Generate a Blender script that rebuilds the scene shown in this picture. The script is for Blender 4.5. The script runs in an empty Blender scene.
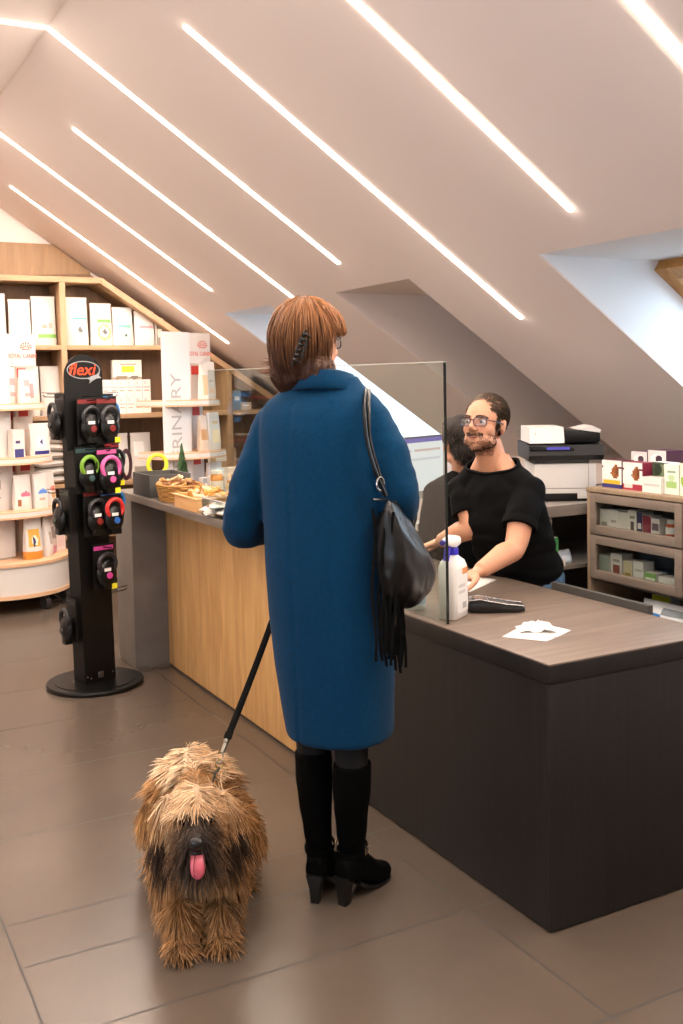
import bpy, bmesh, math, random
import numpy as np
from mathutils import Vector as V, Matrix, noise, Euler
SC = bpy.context.scene
COL = SC.collection
PI = math.pi
R = math.radians
# ---------------------------------------------------------------- camera model (solved from the photograph's vanishing points)
F_PX, PY, ROLL, PITCH, YAW, EYE = 1025.708, 443.511, .0190, .0581, .4906, 1.5
def cam_axes():
    cy, sy = math.cos(YAW), math.sin(YAW)
    r, d, f = V((cy, -sy, 0)), V((0, 0, -1)), V((sy, cy, 0))
    cp, sp = math.cos(PITCH), math.sin(PITCH)
    d, f = d*cp - f*sp, d*sp + f*cp
    cr, sr = math.cos(ROLL), math.sin(ROLL)
    return r*cr + d*sr, d*cr - r*sr, f
CR, CD, CF = cam_axes()
def pd(x, y, depth):
    """world point seen at photo position (x, y) at a given distance"""
    return V((0, 0, EYE)) + (CR*((x-341.5)/F_PX) + CD*((y-PY)/F_PX) + CF)*depth
def at(x, y, axis, val):
    o = V((0, 0, EYE)); d = CR*((x-341.5)/F_PX) + CD*((y-PY)/F_PX) + CF
    return o + d*((val-o[axis])/d[axis])
def camera():
    c = bpy.data.cameras.new('camera'); o = bpy.data.objects.new('camera', c); COL.objects.link(o)
    m = Matrix((CR, -CD, -CF)).transposed().to_4x4(); m.translation = (0, 0, EYE)
    o.matrix_world = m
    c.sensor_fit = 'AUTO'; c.sensor_width = 36; c.lens = 36*F_PX/1024
    c.shift_y = -(512-PY)/1024; c.clip_start = .05; c.clip_end = 200
    SC.camera = o
# ---------------------------------------------------------------- materials
def C(h, a=1):
    h = h.lstrip('#'); r = []
    for i in (0, 2, 4):
        v = int(h[i:i+2], 16)/255
        r.append(v/12.92 if v <= .04045 else ((v+.055)/1.055)**2.4)
    return (*r, a)
MATS = {}
def nt(m):
    m.use_nodes = True; t = m.node_tree
    return t, t.nodes, t.links, t.nodes['Principled BSDF']
def mat(name, col, rough=.5, metal=0, spec=.5, var=None, bump=None, trans=0, emit=None, sheen=0, coat=0, sss=0, ior=None):
    if name in MATS: return MATS[name]
    m = bpy.data.materials.new(name); t, N, L, b = nt(m)
    c = C(col) if isinstance(col, str) else col
    b.inputs['Base Color'].default_value = c
    b.inputs['Roughness'].default_value = rough; b.inputs['Metallic'].default_value = metal
    b.inputs['Specular IOR Level'].default_value = spec
    b.inputs['Transmission Weight'].default_value = trans
    b.inputs['Sheen Weight'].default_value = sheen
    b.inputs['Coat Weight'].default_value = coat
    if ior: b.inputs['IOR'].default_value = ior
    if sss:
        b.inputs['Subsurface Weight'].default_value = sss; b.inputs['Subsurface Radius'].default_value = (.02, .008, .004); b.inputs['Subsurface Scale'].default_value = .4
    if emit:
        b.inputs['Emission Color'].default_value = C(emit[0]); b.inputs['Emission Strength'].default_value = emit[1]
    if var or bump:
        tc = N.new('ShaderNodeTexCoord')
    if var:                     # (scale, amount, second colour)
        n = N.new('ShaderNodeTexNoise'); n.inputs['Scale'].default_value = var[0]; n.inputs['Detail'].default_value = 6
        L.new(tc.outputs['Object'], n.inputs['Vector'])
        r = N.new('ShaderNodeValToRGB'); r.color_ramp.elements[0].position = .5-var[1]; r.color_ramp.elements[1].position = .5+var[1]
        r.color_ramp.elements[0].color = c; r.color_ramp.elements[1].color = C(var[2])
        L.new(n.outputs['Fac'], r.inputs['Fac']); L.new(r.outputs['Color'], b.inputs['Base Color'])
    if bump:                    # (scale, strength, distance)
        n2 = N.new('ShaderNodeTexNoise'); n2.inputs['Scale'].default_value = bump[0]; n2.inputs['Detail'].default_value = 4
        L.new(tc.outputs['Object'], n2.inputs['Vector'])
        bp = N.new('ShaderNodeBump'); bp.inputs['Strength'].default_value = bump[1]; bp.inputs['Distance'].default_value = bump[2]
        L.new(n2.outputs['Fac'], bp.inputs['Height']); L.new(bp.outputs['Normal'], b.inputs['Normal'])
    MATS[name] = m
    return m
def wood(name, c1, c2, axis=2, scale=1., rough=.45, stretch=14, detail=(.32, .68), bump=.15, spec=.4):
    """grain running along axis (object coordinates)"""
    if name in MATS: return MATS[name]
    m = bpy.data.materials.new(name); t, N, L, b = nt(m)
    tc = N.new('ShaderNodeTexCoord'); mp = N.new('ShaderNodeMapping')
    s = [stretch*scale]*3; s[axis] = 1.1*scale; mp.inputs['Scale'].default_value = s
    L.new(tc.outputs['Object'], mp.inputs['Vector'])
    n = N.new('ShaderNodeTexNoise'); n.inputs['Scale'].default_value = 2.2; n.inputs['Detail'].default_value = 8; n.inputs['Roughness'].default_value = .62; n.inputs['Distortion'].default_value = .35
    L.new(mp.outputs['Vector'], n.inputs['Vector'])
    r = N.new('ShaderNodeValToRGB'); e = r.color_ramp.elements
    e[0].position, e[1].position = detail; e[0].color = C(c1); e[1].color = C(c2)
    L.new(n.outputs['Fac'], r.inputs['Fac']); L.new(r.outputs['Color'], b.inputs['Base Color'])
    bp = N.new('ShaderNodeBump'); bp.inputs['Strength'].default_value = bump; bp.inputs['Distance'].default_value = .002
    L.new(n.outputs['Fac'], bp.inputs['Height']); L.new(bp.outputs['Normal'], b.inputs['Normal'])
    b.inputs['Roughness'].default_value = rough; b.inputs['Specular IOR Level'].default_value = spec
    MATS[name] = m
    return m
def glass(name, tint='#ffffff', refl=.9, base=.04):
    """thin clear pane: see-through with a fresnel reflection"""
    if name in MATS: return MATS[name]
    m = bpy.data.materials.new(name); m.use_nodes = True; t = m.node_tree; N, L = t.nodes, t.links
    N.remove(N['Principled BSDF']); out = N['Material Output']
    tr = N.new('ShaderNodeBsdfTransparent'); tr.inputs['Color'].default_value = C(tint)
    gl = N.new('ShaderNodeBsdfGlossy'); gl.inputs['Roughness'].default_value = .02; gl.inputs['Color'].default_value = (refl, refl, refl, 1)
    lw = N.new('ShaderNodeLayerWeight'); lw.inputs['Blend'].default_value = .5
    pw = N.new('ShaderNodeMath'); pw.operation = 'POWER'; L.new(lw.outputs['Facing'], pw.inputs[0]); pw.inputs[1].default_value = 5
    ma = N.new('ShaderNodeMath'); ma.operation = 'MULTIPLY_ADD'; L.new(pw.outputs[0], ma.inputs[0]); ma.inputs[1].default_value = .9; ma.inputs[2].default_value = base
    mx = N.new('ShaderNodeMixShader'); L.new(ma.outputs[0], mx.inputs['Fac'])
    L.new(tr.outputs['BSDF'], mx.inputs[1]); L.new(gl.outputs['BSDF'], mx.inputs[2]); L.new(mx.outputs['Shader'], out.inputs['Surface'])
    MATS[name] = m
    return m
def printed(name, rough=.45, sheen=0, bump=None, spec=.4, aniso=None):
    """material whose colour is the 'col' attribute: printing on packs, fur and hair colours"""
    if name in MATS: return MATS[name]
    m = bpy.data.materials.new(name); t, N, L, b = nt(m)
    a = N.new('ShaderNodeVertexColor'); a.layer_name = 'col'
    L.new(a.outputs['Color'], b.inputs['Base Color'])
    b.inputs['Roughness'].default_value = rough; b.inputs['Sheen Weight'].default_value = sheen; b.inputs['Specular IOR Level'].default_value = spec
    if bump:
        tc = N.new('ShaderNodeTexCoord'); n2 = N.new('ShaderNodeTexNoise'); n2.inputs['Scale'].default_value = bump[0]
        L.new(tc.outputs['Object'], n2.inputs['Vector'])
        bp = N.new('ShaderNodeBump'); bp.inputs['Strength'].default_value = bump[1]; bp.inputs['Distance'].default_value = bump[2]
        L.new(n2.outputs['Fac'], bp.inputs['Height']); L.new(bp.outputs['Normal'], b.inputs['Normal'])
    MATS[name] = m
    return m
# ---------------------------------------------------------------- mesh builder
def frame_for(d):
    d = V(d).normalized(); u = V((0, 0, 1)) if abs(d.z) < .95 else V((0, 1, 0))
    a = u.cross(d).normalized(); return a, d.cross(a).normalized()
class M:
    def __init__(s): s.v = []; s.f = []; s.m = []; s.c = []; s.T = Matrix(); s.mi = 0; s.col = None
    def add(s, vs, fs):
        o = len(s.v); s.v += [tuple(s.T @ V(p)) for p in vs]
        for f in fs: s.f.append(tuple(i+o for i in f)); s.m.append(s.mi); s.c.append(s.col)
    def box(s, x0, x1, y0, y1, z0, z1, bev=0):
        if bev:
            bm = bmesh.new(); r = bmesh.ops.create_cube(bm, size=1)
            for v in bm.verts: v.co = V(((x0+x1)/2+v.co.x*(x1-x0), (y0+y1)/2+v.co.y*(y1-y0), (z0+z1)/2+v.co.z*(z1-z0)))
            bmesh.ops.bevel(bm, geom=bm.edges[:], offset=bev, segments=2, profile=.6, affect='EDGES')
            bm.verts.index_update(); s.add([v.co[:] for v in bm.verts], [[v.index for v in f.verts] for f in bm.faces]); bm.free(); return
        s.add([(x, y, z) for x in (x0, x1) for y in (y0, y1) for z in (z0, z1)],
              [(0, 1, 3, 2), (4, 6, 7, 5), (0, 4, 5, 1), (2, 3, 7, 6), (0, 2, 6, 4), (1, 5, 7, 3)])
    def loft(s, rings, cap=(True, True), closed=True):
        n = len(rings[0]); vs = [p for r in rings for p in r]; fs = []
        for i in range(len(rings)-1):
            for j in range(n if closed else n-1):
                k = (j+1) % n; fs.append((i*n+j, i*n+k, (i+1)*n+k, (i+1)*n+j))
        if cap[0]: fs.append(tuple(range(n-1, -1, -1)))
        if cap[1]: fs.append(tuple((len(rings)-1)*n+j for j in range(n)))
        s.add(vs, fs)
    def tube(s, pts, rad, n=12, cap=True, up=None, closed=False):
        """rad: number, list, or list of (ra, rb) pairs (side, up)"""
        pts = [V(p) for p in pts]; k = len(pts)
        if not isinstance(rad, (list, tuple)): rad = [rad]*k
        rings = []; a = None
        for i, p in enumerate(pts):
            d = (pts[(i+1) % k]-pts[i-1]) if closed else (pts[min(i+1, k-1)]-pts[max(i-1, 0)])
            d = d.normalized() if d.length > 1e-9 else V((0, 0, 1))
            if up is not None: a = V(up).cross(d).normalized()
            elif a is None: a, _ = frame_for(d)
            else:
                a = a-d*a.dot(d)
                a = a.normalized() if a.length > 1e-6 else frame_for(d)[0]
            b = d.cross(a); ra, rb = rad[i] if isinstance(rad[i], (list, tuple)) else (rad[i], rad[i])
            rings.append([p+a*math.cos(t*2*PI/n)*ra+b*math.sin(t*2*PI/n)*rb for t in range(n)])
        if closed: rings.append(rings[0])
        s.loft(rings, (cap and not closed, cap and not closed))
    def cyl(s, p0, p1, r0, r1=None, n=20): s.tube([p0, p1], [r0, r0 if r1 is None else r1], n)
    def lathe(s, prof, c=(0, 0, 0), n=28, sx=1, sy=1, a0=0, a1=2*PI):
        c = V(c); full = abs(a1-a0-2*PI) < 1e-6; m = n if full else n+1
        rings = [[c+V((r*math.cos(a0+(a1-a0)*j/n)*sx, r*math.sin(a0+(a1-a0)*j/n)*sy, z)) for j in range(m)] for r, z in prof]
        s.loft(rings, (prof[0][0] > 1e-5, prof[-1][0] > 1e-5), True)
    def ell(s, c, r, rot=None, n=20, k=12):
        c = V(c); r = V((r, r, r)) if not isinstance(r, (list, tuple, V)) else V(r)
        q = Euler(rot).to_matrix() if rot else Matrix.Identity(3)
        rings = [[c+q @ V((r.x*math.sin(PI*(i+.001)/(k+.002))*math.cos(2*PI*j/n), r.y*math.sin(PI*(i+.001)/(k+.002))*math.sin(2*PI*j/n), r.z*math.cos(PI*(i+.001)/(k+.002)))) for j in range(n)] for i in range(k, -1, -1)]
        s.loft(rings)
    def prism(s, poly, h0, h1, plane='xy'):
        def P(a, b, h): return {'xy': (a, b, h), 'xz': (a, h, b), 'yz': (h, a, b)}[plane]
        n = len(poly); vs = [P(a, b, h0) for a, b in poly]+[P(a, b, h1) for a, b in poly]
        s.add(vs, [tuple(range(n-1, -1, -1)), tuple(range(n, 2*n))]+[(i, (i+1) % n, n+(i+1) % n, n+i) for i in range(n)])
    def grid(s, fn, nu, nv, colf=None, flip=False):
        vs = [fn(i/nu, j/nv) for j in range(nv+1) for i in range(nu+1)]
        o = len(s.v); s.v += [tuple(s.T @ V(p)) for p in vs]
        for j in range(nv):
            for i in range(nu):
                a = o+j*(nu+1)+i; q = (a, a+1, a+nu+2, a+nu+1)
                s.f.append(q[::-1] if flip else q); s.m.append(s.mi); s.c.append(colf((i+.5)/nu, (j+.5)/nv) if colf else s.col)
    def text(s, body, size, depth=.002, shear=0, bold=0, align='CENTER', sx=1):
        cu = bpy.data.curves.new('lettering', 'FONT'); cu.body = body; cu.size = size; cu.extrude = depth/2; cu.shear = shear; cu.offset = bold
        cu.align_x = align; cu.align_y = 'CENTER'; cu.resolution_u = 3
        o = bpy.data.objects.new('lettering', cu); COL.objects.link(o)
        dg = bpy.context.evaluated_depsgraph_get(); me = o.evaluated_get(dg).to_mesh()
        s.add([(v.co.x*sx, v.co.y, v.co.z) for v in me.vertices], [tuple(p.vertices) for p in me.polygons])
        o.evaluated_get(dg).to_mesh_clear(); bpy.data.objects.remove(o); bpy.data.curves.remove(cu)
    def mesh(s, name, mats, smooth=True, angle=35, fix=True):
        me = bpy.data.meshes.new(name); me.from_pydata(s.v, [], s.f)
        for m in (mats if isinstance(mats, (list, tuple)) else [mats]): me.materials.append(m)
        if any(s.m): me.polygons.foreach_set('material_index', s.m)
        if any(c is not None for c in s.c):
            a = me.attributes.new('col', 'FLOAT_COLOR', 'CORNER'); arr = []
            for p, c in zip(me.polygons, s.c):
                arr += list(c if c is not None else (.8, .8, .8, 1))*len(p.vertices)
            a.data.foreach_set('color', arr)
        if fix:
            bm = bmesh.new(); bm.from_mesh(me); bmesh.ops.recalc_face_normals(bm, faces=bm.faces[:]); bm.to_mesh(me); bm.free()
        if smooth:
            me.shade_smooth()
            if angle < 179: me.set_sharp_from_angle(angle=R(angle))
        me.update()
        return me
    def obj(s, name, mats, parent=None, smooth=True, angle=35, loc=None, fix=True):
        o = bpy.data.objects.new(name, s.mesh(name, mats, smooth, angle, fix)); COL.objects.link(o)
        if parent is not None: o.parent = parent
        if loc is not None: o.location = loc
        return o
def tag(o, label=None, cat=None, group=None, kind=None):
    if label: o['label'] = label
    if cat: o['category'] = cat
    if group: o['group'] = group
    if kind: o['kind'] = kind
    return o
def thing(name, label, cat, loc=(0, 0, 0), rz=0, group=None):
    o = bpy.data.objects.new(name, None); COL.objects.link(o); o.location = loc; o.rotation_euler = (0, 0, rz); o.empty_display_size = .1
    return tag(o, label, cat, group)
def struct(o): o['kind'] = 'structure'; return o
def copy_tree(o, parent=None):
    c = o.copy(); COL.objects.link(c)
    if parent is not None: c.parent = parent
    for ch in list(o.children): copy_tree(ch, c)
    return c
def weld(mb, voxel, smooth=4, fac=.5, fn=None):
    """one continuous skin from overlapping forms; returns (verts array, faces)"""
    me = bpy.data.meshes.new('form'); me.from_pydata(mb.v, [], mb.f)
    bm = bmesh.new(); bm.from_mesh(me); bmesh.ops.recalc_face_normals(bm, faces=bm.faces[:]); bm.to_mesh(me); bm.free()
    o = bpy.data.objects.new('form', me); COL.objects.link(o)
    md = o.modifiers.new('r', 'REMESH'); md.mode = 'VOXEL'; md.voxel_size = voxel; md.use_smooth_shade = True
    if smooth:
        sm = o.modifiers.new('s', 'SMOOTH'); sm.factor = fac; sm.iterations = smooth
    dg = bpy.context.evaluated_depsgraph_get(); ev = o.evaluated_get(dg); m2 = ev.to_mesh()
    vs = np.empty(len(m2.vertices)*3, dtype=np.float64); m2.vertices.foreach_get('co', vs); vs = vs.reshape(-1, 3)
    ns = np.empty(len(m2.vertices)*3, dtype=np.float64); m2.vertices.foreach_get('normal', ns); ns = ns.reshape(-1, 3)
    fs = [tuple(p.vertices) for p in m2.polygons]
    ev.to_mesh_clear(); bpy.data.objects.remove(o); bpy.data.meshes.remove(me)
    if fn is not None: vs = fn(vs, ns)
    return vs, ns, fs
def skin_obj(name, vs, fs, mats, parent=None, vcol=None, fmat=None):
    me = bpy.data.meshes.new(name); me.from_pydata([tuple(v) for v in vs], [], fs)
    for m in (mats if isinstance(mats, (list, tuple)) else [mats]): me.materials.append(m)
    if vcol is not None:
        a = me.attributes.new('col', 'FLOAT_COLOR', 'POINT'); a.data.foreach_set('color', np.asarray(vcol, dtype=np.float32).ravel())
    if fmat is not None: me.polygons.foreach_set('material_index', fmat)
    me.shade_smooth(); me.update()
    o = bpy.data.objects.new(name, me); COL.objects.link(o)
    if parent is not None: o.parent = parent
    return o
def strands(name, paths, radius, mats, parent, cols=None, n=3, taper=True):
    """many thin tapering locks as one mesh; cols: per strand (root colour, tip colour)"""
    vs = []; fs = []; cl = []
    for si, P in enumerate(paths):
        k = len(P); o = len(vs); a = None; rr = radius[si] if isinstance(radius, (list, tuple)) else radius
        for i, p in enumerate(P):
            d = P[min(i+1, k-1)]-P[max(i-1, 0)]; d = d.normalized() if d.length > 1e-9 else V((0, 0, -1))
            if a is None: a = frame_for(d)[0]
            else:
                a = a-d*a.dot(d); a = a.normalized() if a.length > 1e-6 else frame_for(d)[0]
            b = d.cross(a); t = i/(k-1); r = rr*((1-t)**.6*.92+.08 if taper else 1)*(.75+.25*min(1, t*4))
            for j in range(n):
                an = 2*PI*j/n; vs.append(tuple(p+a*(math.cos(an)*r)+b*(math.sin(an)*r)))
                if cols is not None:
                    c0, c1 = cols[si]; cl.append([c0[q]*(1-t)+c1[q]*t for q in range(3)]+[1])
        for i in range(k-1):
            for j in range(n):
                q = (j+1) % n; fs.append((o+i*n+j, o+i*n+q, o+(i+1)*n+q, o+(i+1)*n+j))
    return skin_obj(name, vs, fs, mats, parent, cl if cols is not None else None)
def catmull(pts, n=8):
    pts = [V(p) for p in pts]; P = [pts[0]*2-pts[1]]+pts+[pts[-1]*2-pts[-2]]; out = []
    for i in range(1, len(P)-2):
        for j in range(n):
            t = j/n; a, b, c, d = P[i-1], P[i], P[i+1], P[i+2]
            out.append(.5*((2*b)+(c-a)*t+(2*a-5*b+4*c-d)*t*t+(3*b-a-3*c+d)*t*t*t))
    return out+[pts[-1]]
def lerp_list(vals, n):
    """resample a list of numbers or tuples to n entries"""
    out = []
    for i in range(n):
        t = i/(n-1)*(len(vals)-1); k = min(int(t), len(vals)-2); u = t-k
        a, b = vals[k], vals[k+1]
        out.append(tuple(x*(1-u)+y*u for x, y in zip(a, b)) if isinstance(a, (tuple, list)) else a*(1-u)+b*u)
    return out
def rrect(w, d, r, n=4, z=0):
    """rounded rectangle ring centred on the origin"""
    o = []
    for cx, cy, a in ((w/2-r, d/2-r, 0), (-w/2+r, d/2-r, 90), (-w/2+r, -d/2+r, 180), (w/2-r, -d/2+r, 270)):
        for i in range(n+1):
            t = R(a+90*i/n); o.append(V((cx+r*math.cos(t), cy+r*math.sin(t), z)))
    return o
# ================================================================ setting
SC.view_settings.view_transform = 'Standard'; SC.view_settings.look = 'None'; SC.view_settings.gamma = 1; SC.view_settings.use_curve_mapping = False
SC.view_settings.exposure = 0
SC.cycles.max_bounces = 8; SC.cycles.diffuse_bounces = 5; SC.cycles.glossy_bounces = 4; SC.cycles.transparent_max_bounces = 16
SC.cycles.caustics_reflective = False; SC.cycles.caustics_refractive = False; SC.cycles.sample_clamp_indirect = 6; SC.cycles.sample_clamp_direct = 8
camera()
w = bpy.data.worlds.new('daylight'); SC.world = w; w.use_nodes = True
bg = w.node_tree.nodes['Background']; bg.inputs['Color'].default_value = (.80, .91, 1, 1); bg.inputs['Strength'].default_value = 9.0
FLAT = 3.1; FX = 1.071; TAN = math.tan(.5971)
def zs(x): return FLAT-TAN*(x-FX)
KX = 4.15; XL, YF, YB = -3.0, -2.6, 8.0
OPEN = [(2.53, 3.302), (4.287, 5.058), (5.95, 6.72)]; OX = 2.68; DEP = .66
PLASTER = mat('plaster', '#e6dad3', rough=.85, spec=.2, bump=(140, .06, .001))
PLASTER_REVEAL = mat('reveal_paint', '#eceef0', rough=.8, spec=.2)
def floor_material():
    m = bpy.data.materials.new('floor_tiles'); t, N, L, b = nt(m)
    tc = N.new('ShaderNodeTexCoord'); sp = N.new('ShaderNodeSeparateXYZ'); L.new(tc.outputs['Object'], sp.inputs['Vector'])
    def mth(op, a, b2=None):
        n = N.new('ShaderNodeMath'); n.operation = op
        for i, q in enumerate((a, b2)):
            if q is None: continue
            if hasattr(q, 'is_output'): L.new(q, n.inputs[i])
            else: n.inputs[i].default_value = q
        return n.outputs[0]
    def joint(axis, off, size, wdt):
        f = mth('FRACT', mth('DIVIDE', mth('SUBTRACT', sp.outputs[axis], off), size))
        d = mth('MULTIPLY', mth('MINIMUM', f, mth('SUBTRACT', 1., f)), size)
        return mth('LESS_THAN', d, wdt)
    jx = joint('X', .458-1.177*10, 1.177, .0028); jy = joint('Y', 1.768-.5747*10, .5747, .0030)
    extra = mth('MULTIPLY', mth('LESS_THAN', mth('ABSOLUTE', mth('SUBTRACT', sp.outputs['Y'], 2.68)), .0036), mth('LESS_THAN', mth('ABSOLUTE', mth('SUBTRACT', sp.outputs['X'], 1.046)), .588))
    j = mth('MAXIMUM', mth('MAXIMUM', jx, jy), extra)
    # per tile tone
    ix = mth('FLOOR', mth('DIVIDE', mth('SUBTRACT', sp.outputs['X'], .458-11.77), 1.177)); iy = mth('FLOOR', mth('DIVIDE', mth('SUBTRACT', sp.outputs['Y'], 1.768-5.747), .5747))
    cb = N.new('ShaderNodeCombineXYZ'); L.new(ix, cb.inputs[0]); L.new(iy, cb.inputs[1])
    wn = N.new('ShaderNodeTexWhiteNoise'); L.new(cb.outputs[0], wn.inputs['Vector'])
    n1 = N.new('ShaderNodeTexNoise'); n1.inputs['Scale'].default_value = 1.7; n1.inputs['Detail'].default_value = 4; n1.inputs['Roughness'].default_value = .6
    n2 = N.new('ShaderNodeTexNoise'); n2.inputs['Scale'].default_value = 55; n2.inputs['Detail'].default_value = 5
    for n in (n1, n2): L.new(tc.outputs['Object'], n.inputs['Vector'])
    f = mth('ADD', mth('MULTIPLY', n1.outputs['Fac'], .75), mth('ADD', mth('MULTIPLY', n2.outputs['Fac'], .1), mth('MULTIPLY', wn.outputs['Value'], .08)))
    r = N.new('ShaderNodeValToRGB'); e = r.color_ramp.elements; e[0].position = .3; e[1].position = .75
    e[0].color = C('#51463d'); e[1].color = C('#5f5348'); L.new(f, r.inputs['Fac'])
    mx = N.new('ShaderNodeMix'); mx.data_type = 'RGBA'; L.new(j, mx.inputs[0]); L.new(r.outputs['Color'], mx.inputs[6]); mx.inputs[7].default_value = C('#332e2a')
    L.new(mx.outputs[2], b.inputs['Base Color'])
    L.new(mth('ADD', .27, mth('MULTIPLY', j, .4)), b.inputs['Roughness'])
    b.inputs['Specular IOR Level'].default_value = .5
    return m
m = M(); m.box(XL-.1, KX+.8, YF-.1, YB+.1, -.1, 0); struct(m.obj('floor', floor_material(), smooth=False))
# ceiling: flat top, the slope with three openings, their reveals
m = M(); T = .010
m.box(XL-.1, FX, YF-.1, YB+.1, FLAT, FLAT+T)
def slope_piece(x0, x1, y0, y1):
    m.add([(x0, y0, zs(x0)), (x1, y0, zs(x1)), (x1, y1, zs(x1)), (x0, y1, zs(x0)),
           (x0, y0, zs(x0)+T), (x1, y0, zs(x1)+T), (x1, y1, zs(x1)+T), (x0, y1, zs(x0)+T)],
          [(0, 1, 2, 3), (7, 6, 5, 4), (0, 4, 5, 1), (1, 5, 6, 2), (2, 6, 7, 3), (3, 7, 4, 0)])
ys = [YF-.1]+[v for o in OPEN for v in o]+[YB+.1]
for i in range(len(ys)-1):
    if i % 2 == 0: slope_piece(FX, KX, ys[i], ys[i+1])
    else: slope_piece(FX, OX, ys[i], ys[i+1])
struct(m.obj('ceiling', PLASTER, smooth=False))
for i, (y0, y1) in enumerate(OPEN):
    DEP = (.66, .98, .66)[i]; m = M(); t = .03
    for ya, yb in ((y0-t, y0), (y1, y1+t)):
        m.prism([(OX, zs(OX)+T), (OX+DEP+.1, zs(OX)+T), (OX+DEP+.1, zs(OX)), (KX+DEP+.1, zs(KX)), (KX+.1, zs(KX)), (KX, zs(KX)+T)], ya, yb, 'xz')
    m.box(OX+.001, OX+DEP+.1, y0-t, y1+t, zs(OX)+.001, zs(OX)+t)
    m.box(KX+.1, KX+DEP+.1, y0-t, y1+t, zs(KX)-t, zs(KX))
    struct(m.obj('trim_%d' % (i+1), PLASTER if i == 1 else PLASTER_REVEAL, smooth=False))
PINE = wood('pine_frame', '#a9713c', '#c4904f', axis=0, rough=.4)
PANE = glass('window_pane', '#f4faff')
for i, (y0, y1) in enumerate(OPEN):
    DEP = (.66, .98, .66)[i]; t = thing('window_%d' % (i+1), None, None, (OX+DEP, y0, zs(OX))); t['kind'] = 'structure'
    L_ = KX-OX; q = Matrix.Rotation(math.atan(TAN), 4, 'Y'); LL = L_/math.cos(math.atan(TAN)); W = y1-y0
    m = M(); m.T = q
    m.box(0, LL, 0, .07, -.05, .06, .004); m.box(0, LL, W-.07, W, -.05, .06, .004)
    m.box(0, .07, .07, W-.07, -.05, .06, .004); m.box(LL-.07, LL, .07, W-.07, -.05, .06, .004)
    struct(m.obj('window_frame', PINE, t))
    m = M(); m.T = q
    for a, b_ in ((.075, .115), (W-.115, W-.075)): m.box(.075, LL-.075, a, b_, .0, .05, .003)
    m.box(.075, .125, .115, W-.115, 0, .05, .003); m.box(LL-.125, LL-.075, .115, W-.115, 0, .05, .003)
    struct(m.obj('sash', PINE, t))
    m = M(); m.T = q; m.box(.12, LL-.12, .11, W-.11, .02, .026); struct(m.obj('glazing', PANE, t, smooth=False))
    if i == 1:      # roller blind pulled most of the way down
        m = M(); m.T = q; m.box(.06, LL*.90, .05, W-.05, -.062, -.056); m.cyl((.07, .05, -.075), (.07, W-.05, -.075), .02); m.box(LL*.90, LL*.90+.02, .05, W-.05, -.068, -.05)
        struct(m.obj('blind', mat('blind_cloth', '#8d857c', rough=.9), t))
# walls
m = M(); m.box(KX, KX+.1, YF, YB, 0, zs(KX)); struct(m.obj('wall_right', PLASTER, smooth=False))
m = M(); m.prism([(XL-.1, 0), (KX+.1, 0), (KX+.1, zs(KX)+.0), (FX, FLAT+.02), (XL-.1, FLAT+.02)], YB, YB+.1, 'xz'); struct(m.obj('wall_back', PLASTER, smooth=False))
m = M(); m.prism([(XL-.1, 0), (KX+.1, 0), (KX+.1, zs(KX)), (FX, FLAT+.02), (XL-.1, FLAT+.02)], YF-.1, YF, 'xz'); struct(m.obj('wall_front', PLASTER, smooth=False))
WY0, WY1, WZ0, WZ1 = -1.9, 1.4, .9, 2.4
m = M(); m.box(XL-.1, XL, YF, WY0, 0, FLAT+.02); m.box(XL-.1, XL, WY1, YB, 0, FLAT+.02); m.box(XL-.1, XL, WY0, WY1, 0, WZ0); m.box(XL-.1, XL, WY0, WY1, WZ1, FLAT+.02); struct(m.obj('wall_left', PLASTER, smooth=False))
t = thing('window_4', None, None, (XL-.05, (WY0+WY1)/2, WZ0)); t['kind'] = 'structure'; hw_ = (WY1-WY0)/2; hh = WZ1-WZ0  # unseen window added to let cool fill daylight onto slope and coat
m = M(); wf = .05
m.box(-.03, .03, -hw_, hw_, 0, wf); m.box(-.03, .03, -hw_, hw_, hh-wf, hh)
for y in (-hw_, -hw_/3-wf/2, hw_/3-wf/2, hw_-wf): m.box(-.03, .03, y, y+wf, wf, hh-wf)
struct(m.obj('window_frame', mat('white_frame', '#e9e7e4', .4), t)); m = M(); m.box(-.004, .004, -hw_+wf, hw_-wf, wf, hh-wf); struct(m.obj('glazing', PANE, t, smooth=False))
# light strips
STRIP = mat('strip_light', '#fff1e2', emit=('#ffeedf', 158.0))
def strip(y, xs0, xs1, wrap, label):
    m = M(); hw = .0150; d = .006
    pts = [(xs0, FLAT)] if wrap else [(xs0, zs(xs0))]
    if wrap: pts.append((FX, FLAT))
    pts.append((xs1, zs(xs1)))
    nx, nz = math.sin(.5971), math.cos(.5971)
    def ring(x, z, n): return [(x-n[0]*d, y-hw, z-n[1]*d), (x-n[0]*d, y+hw, z-n[1]*d), (x+n[0]*.002, y+hw, z+n[1]*.002), (x+n[0]*.002, y-hw, z+n[1]*.002)]
    rs = []
    for i, (x, z) in enumerate(pts):
        n = (0, 1) if wrap and i == 0 else ((nx*.5, 1) if wrap and i == 1 else (nx, nz))
        rs.append(ring(x, z, n))
    m.loft(rs)
    if True:            # rounded ends
        for x, z, on in ((pts[0][0], pts[0][1], not wrap), (pts[-1][0], pts[-1][1], True)):
            if on:
                sg = -1 if (x, z) == pts[0] else 1; e = V((math.cos(.5971), 0, -math.sin(.5971)))*sg
                c = V((x, y, z)); nn = V((nx, 0, nz)); k = 8
                ring_ = [c+e*(hw*math.sin(PI*j/k))+V((0, hw*math.cos(PI*j/k), 0)) for j in range(k+1)]
                m.loft([[p-nn*d for p in ring_], [p+nn*.002 for p in ring_]])
    o = m.obj('light_strip', STRIP, smooth=False)
    tag(o, label, 'light', 'recessed linear ceiling lights')
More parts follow.
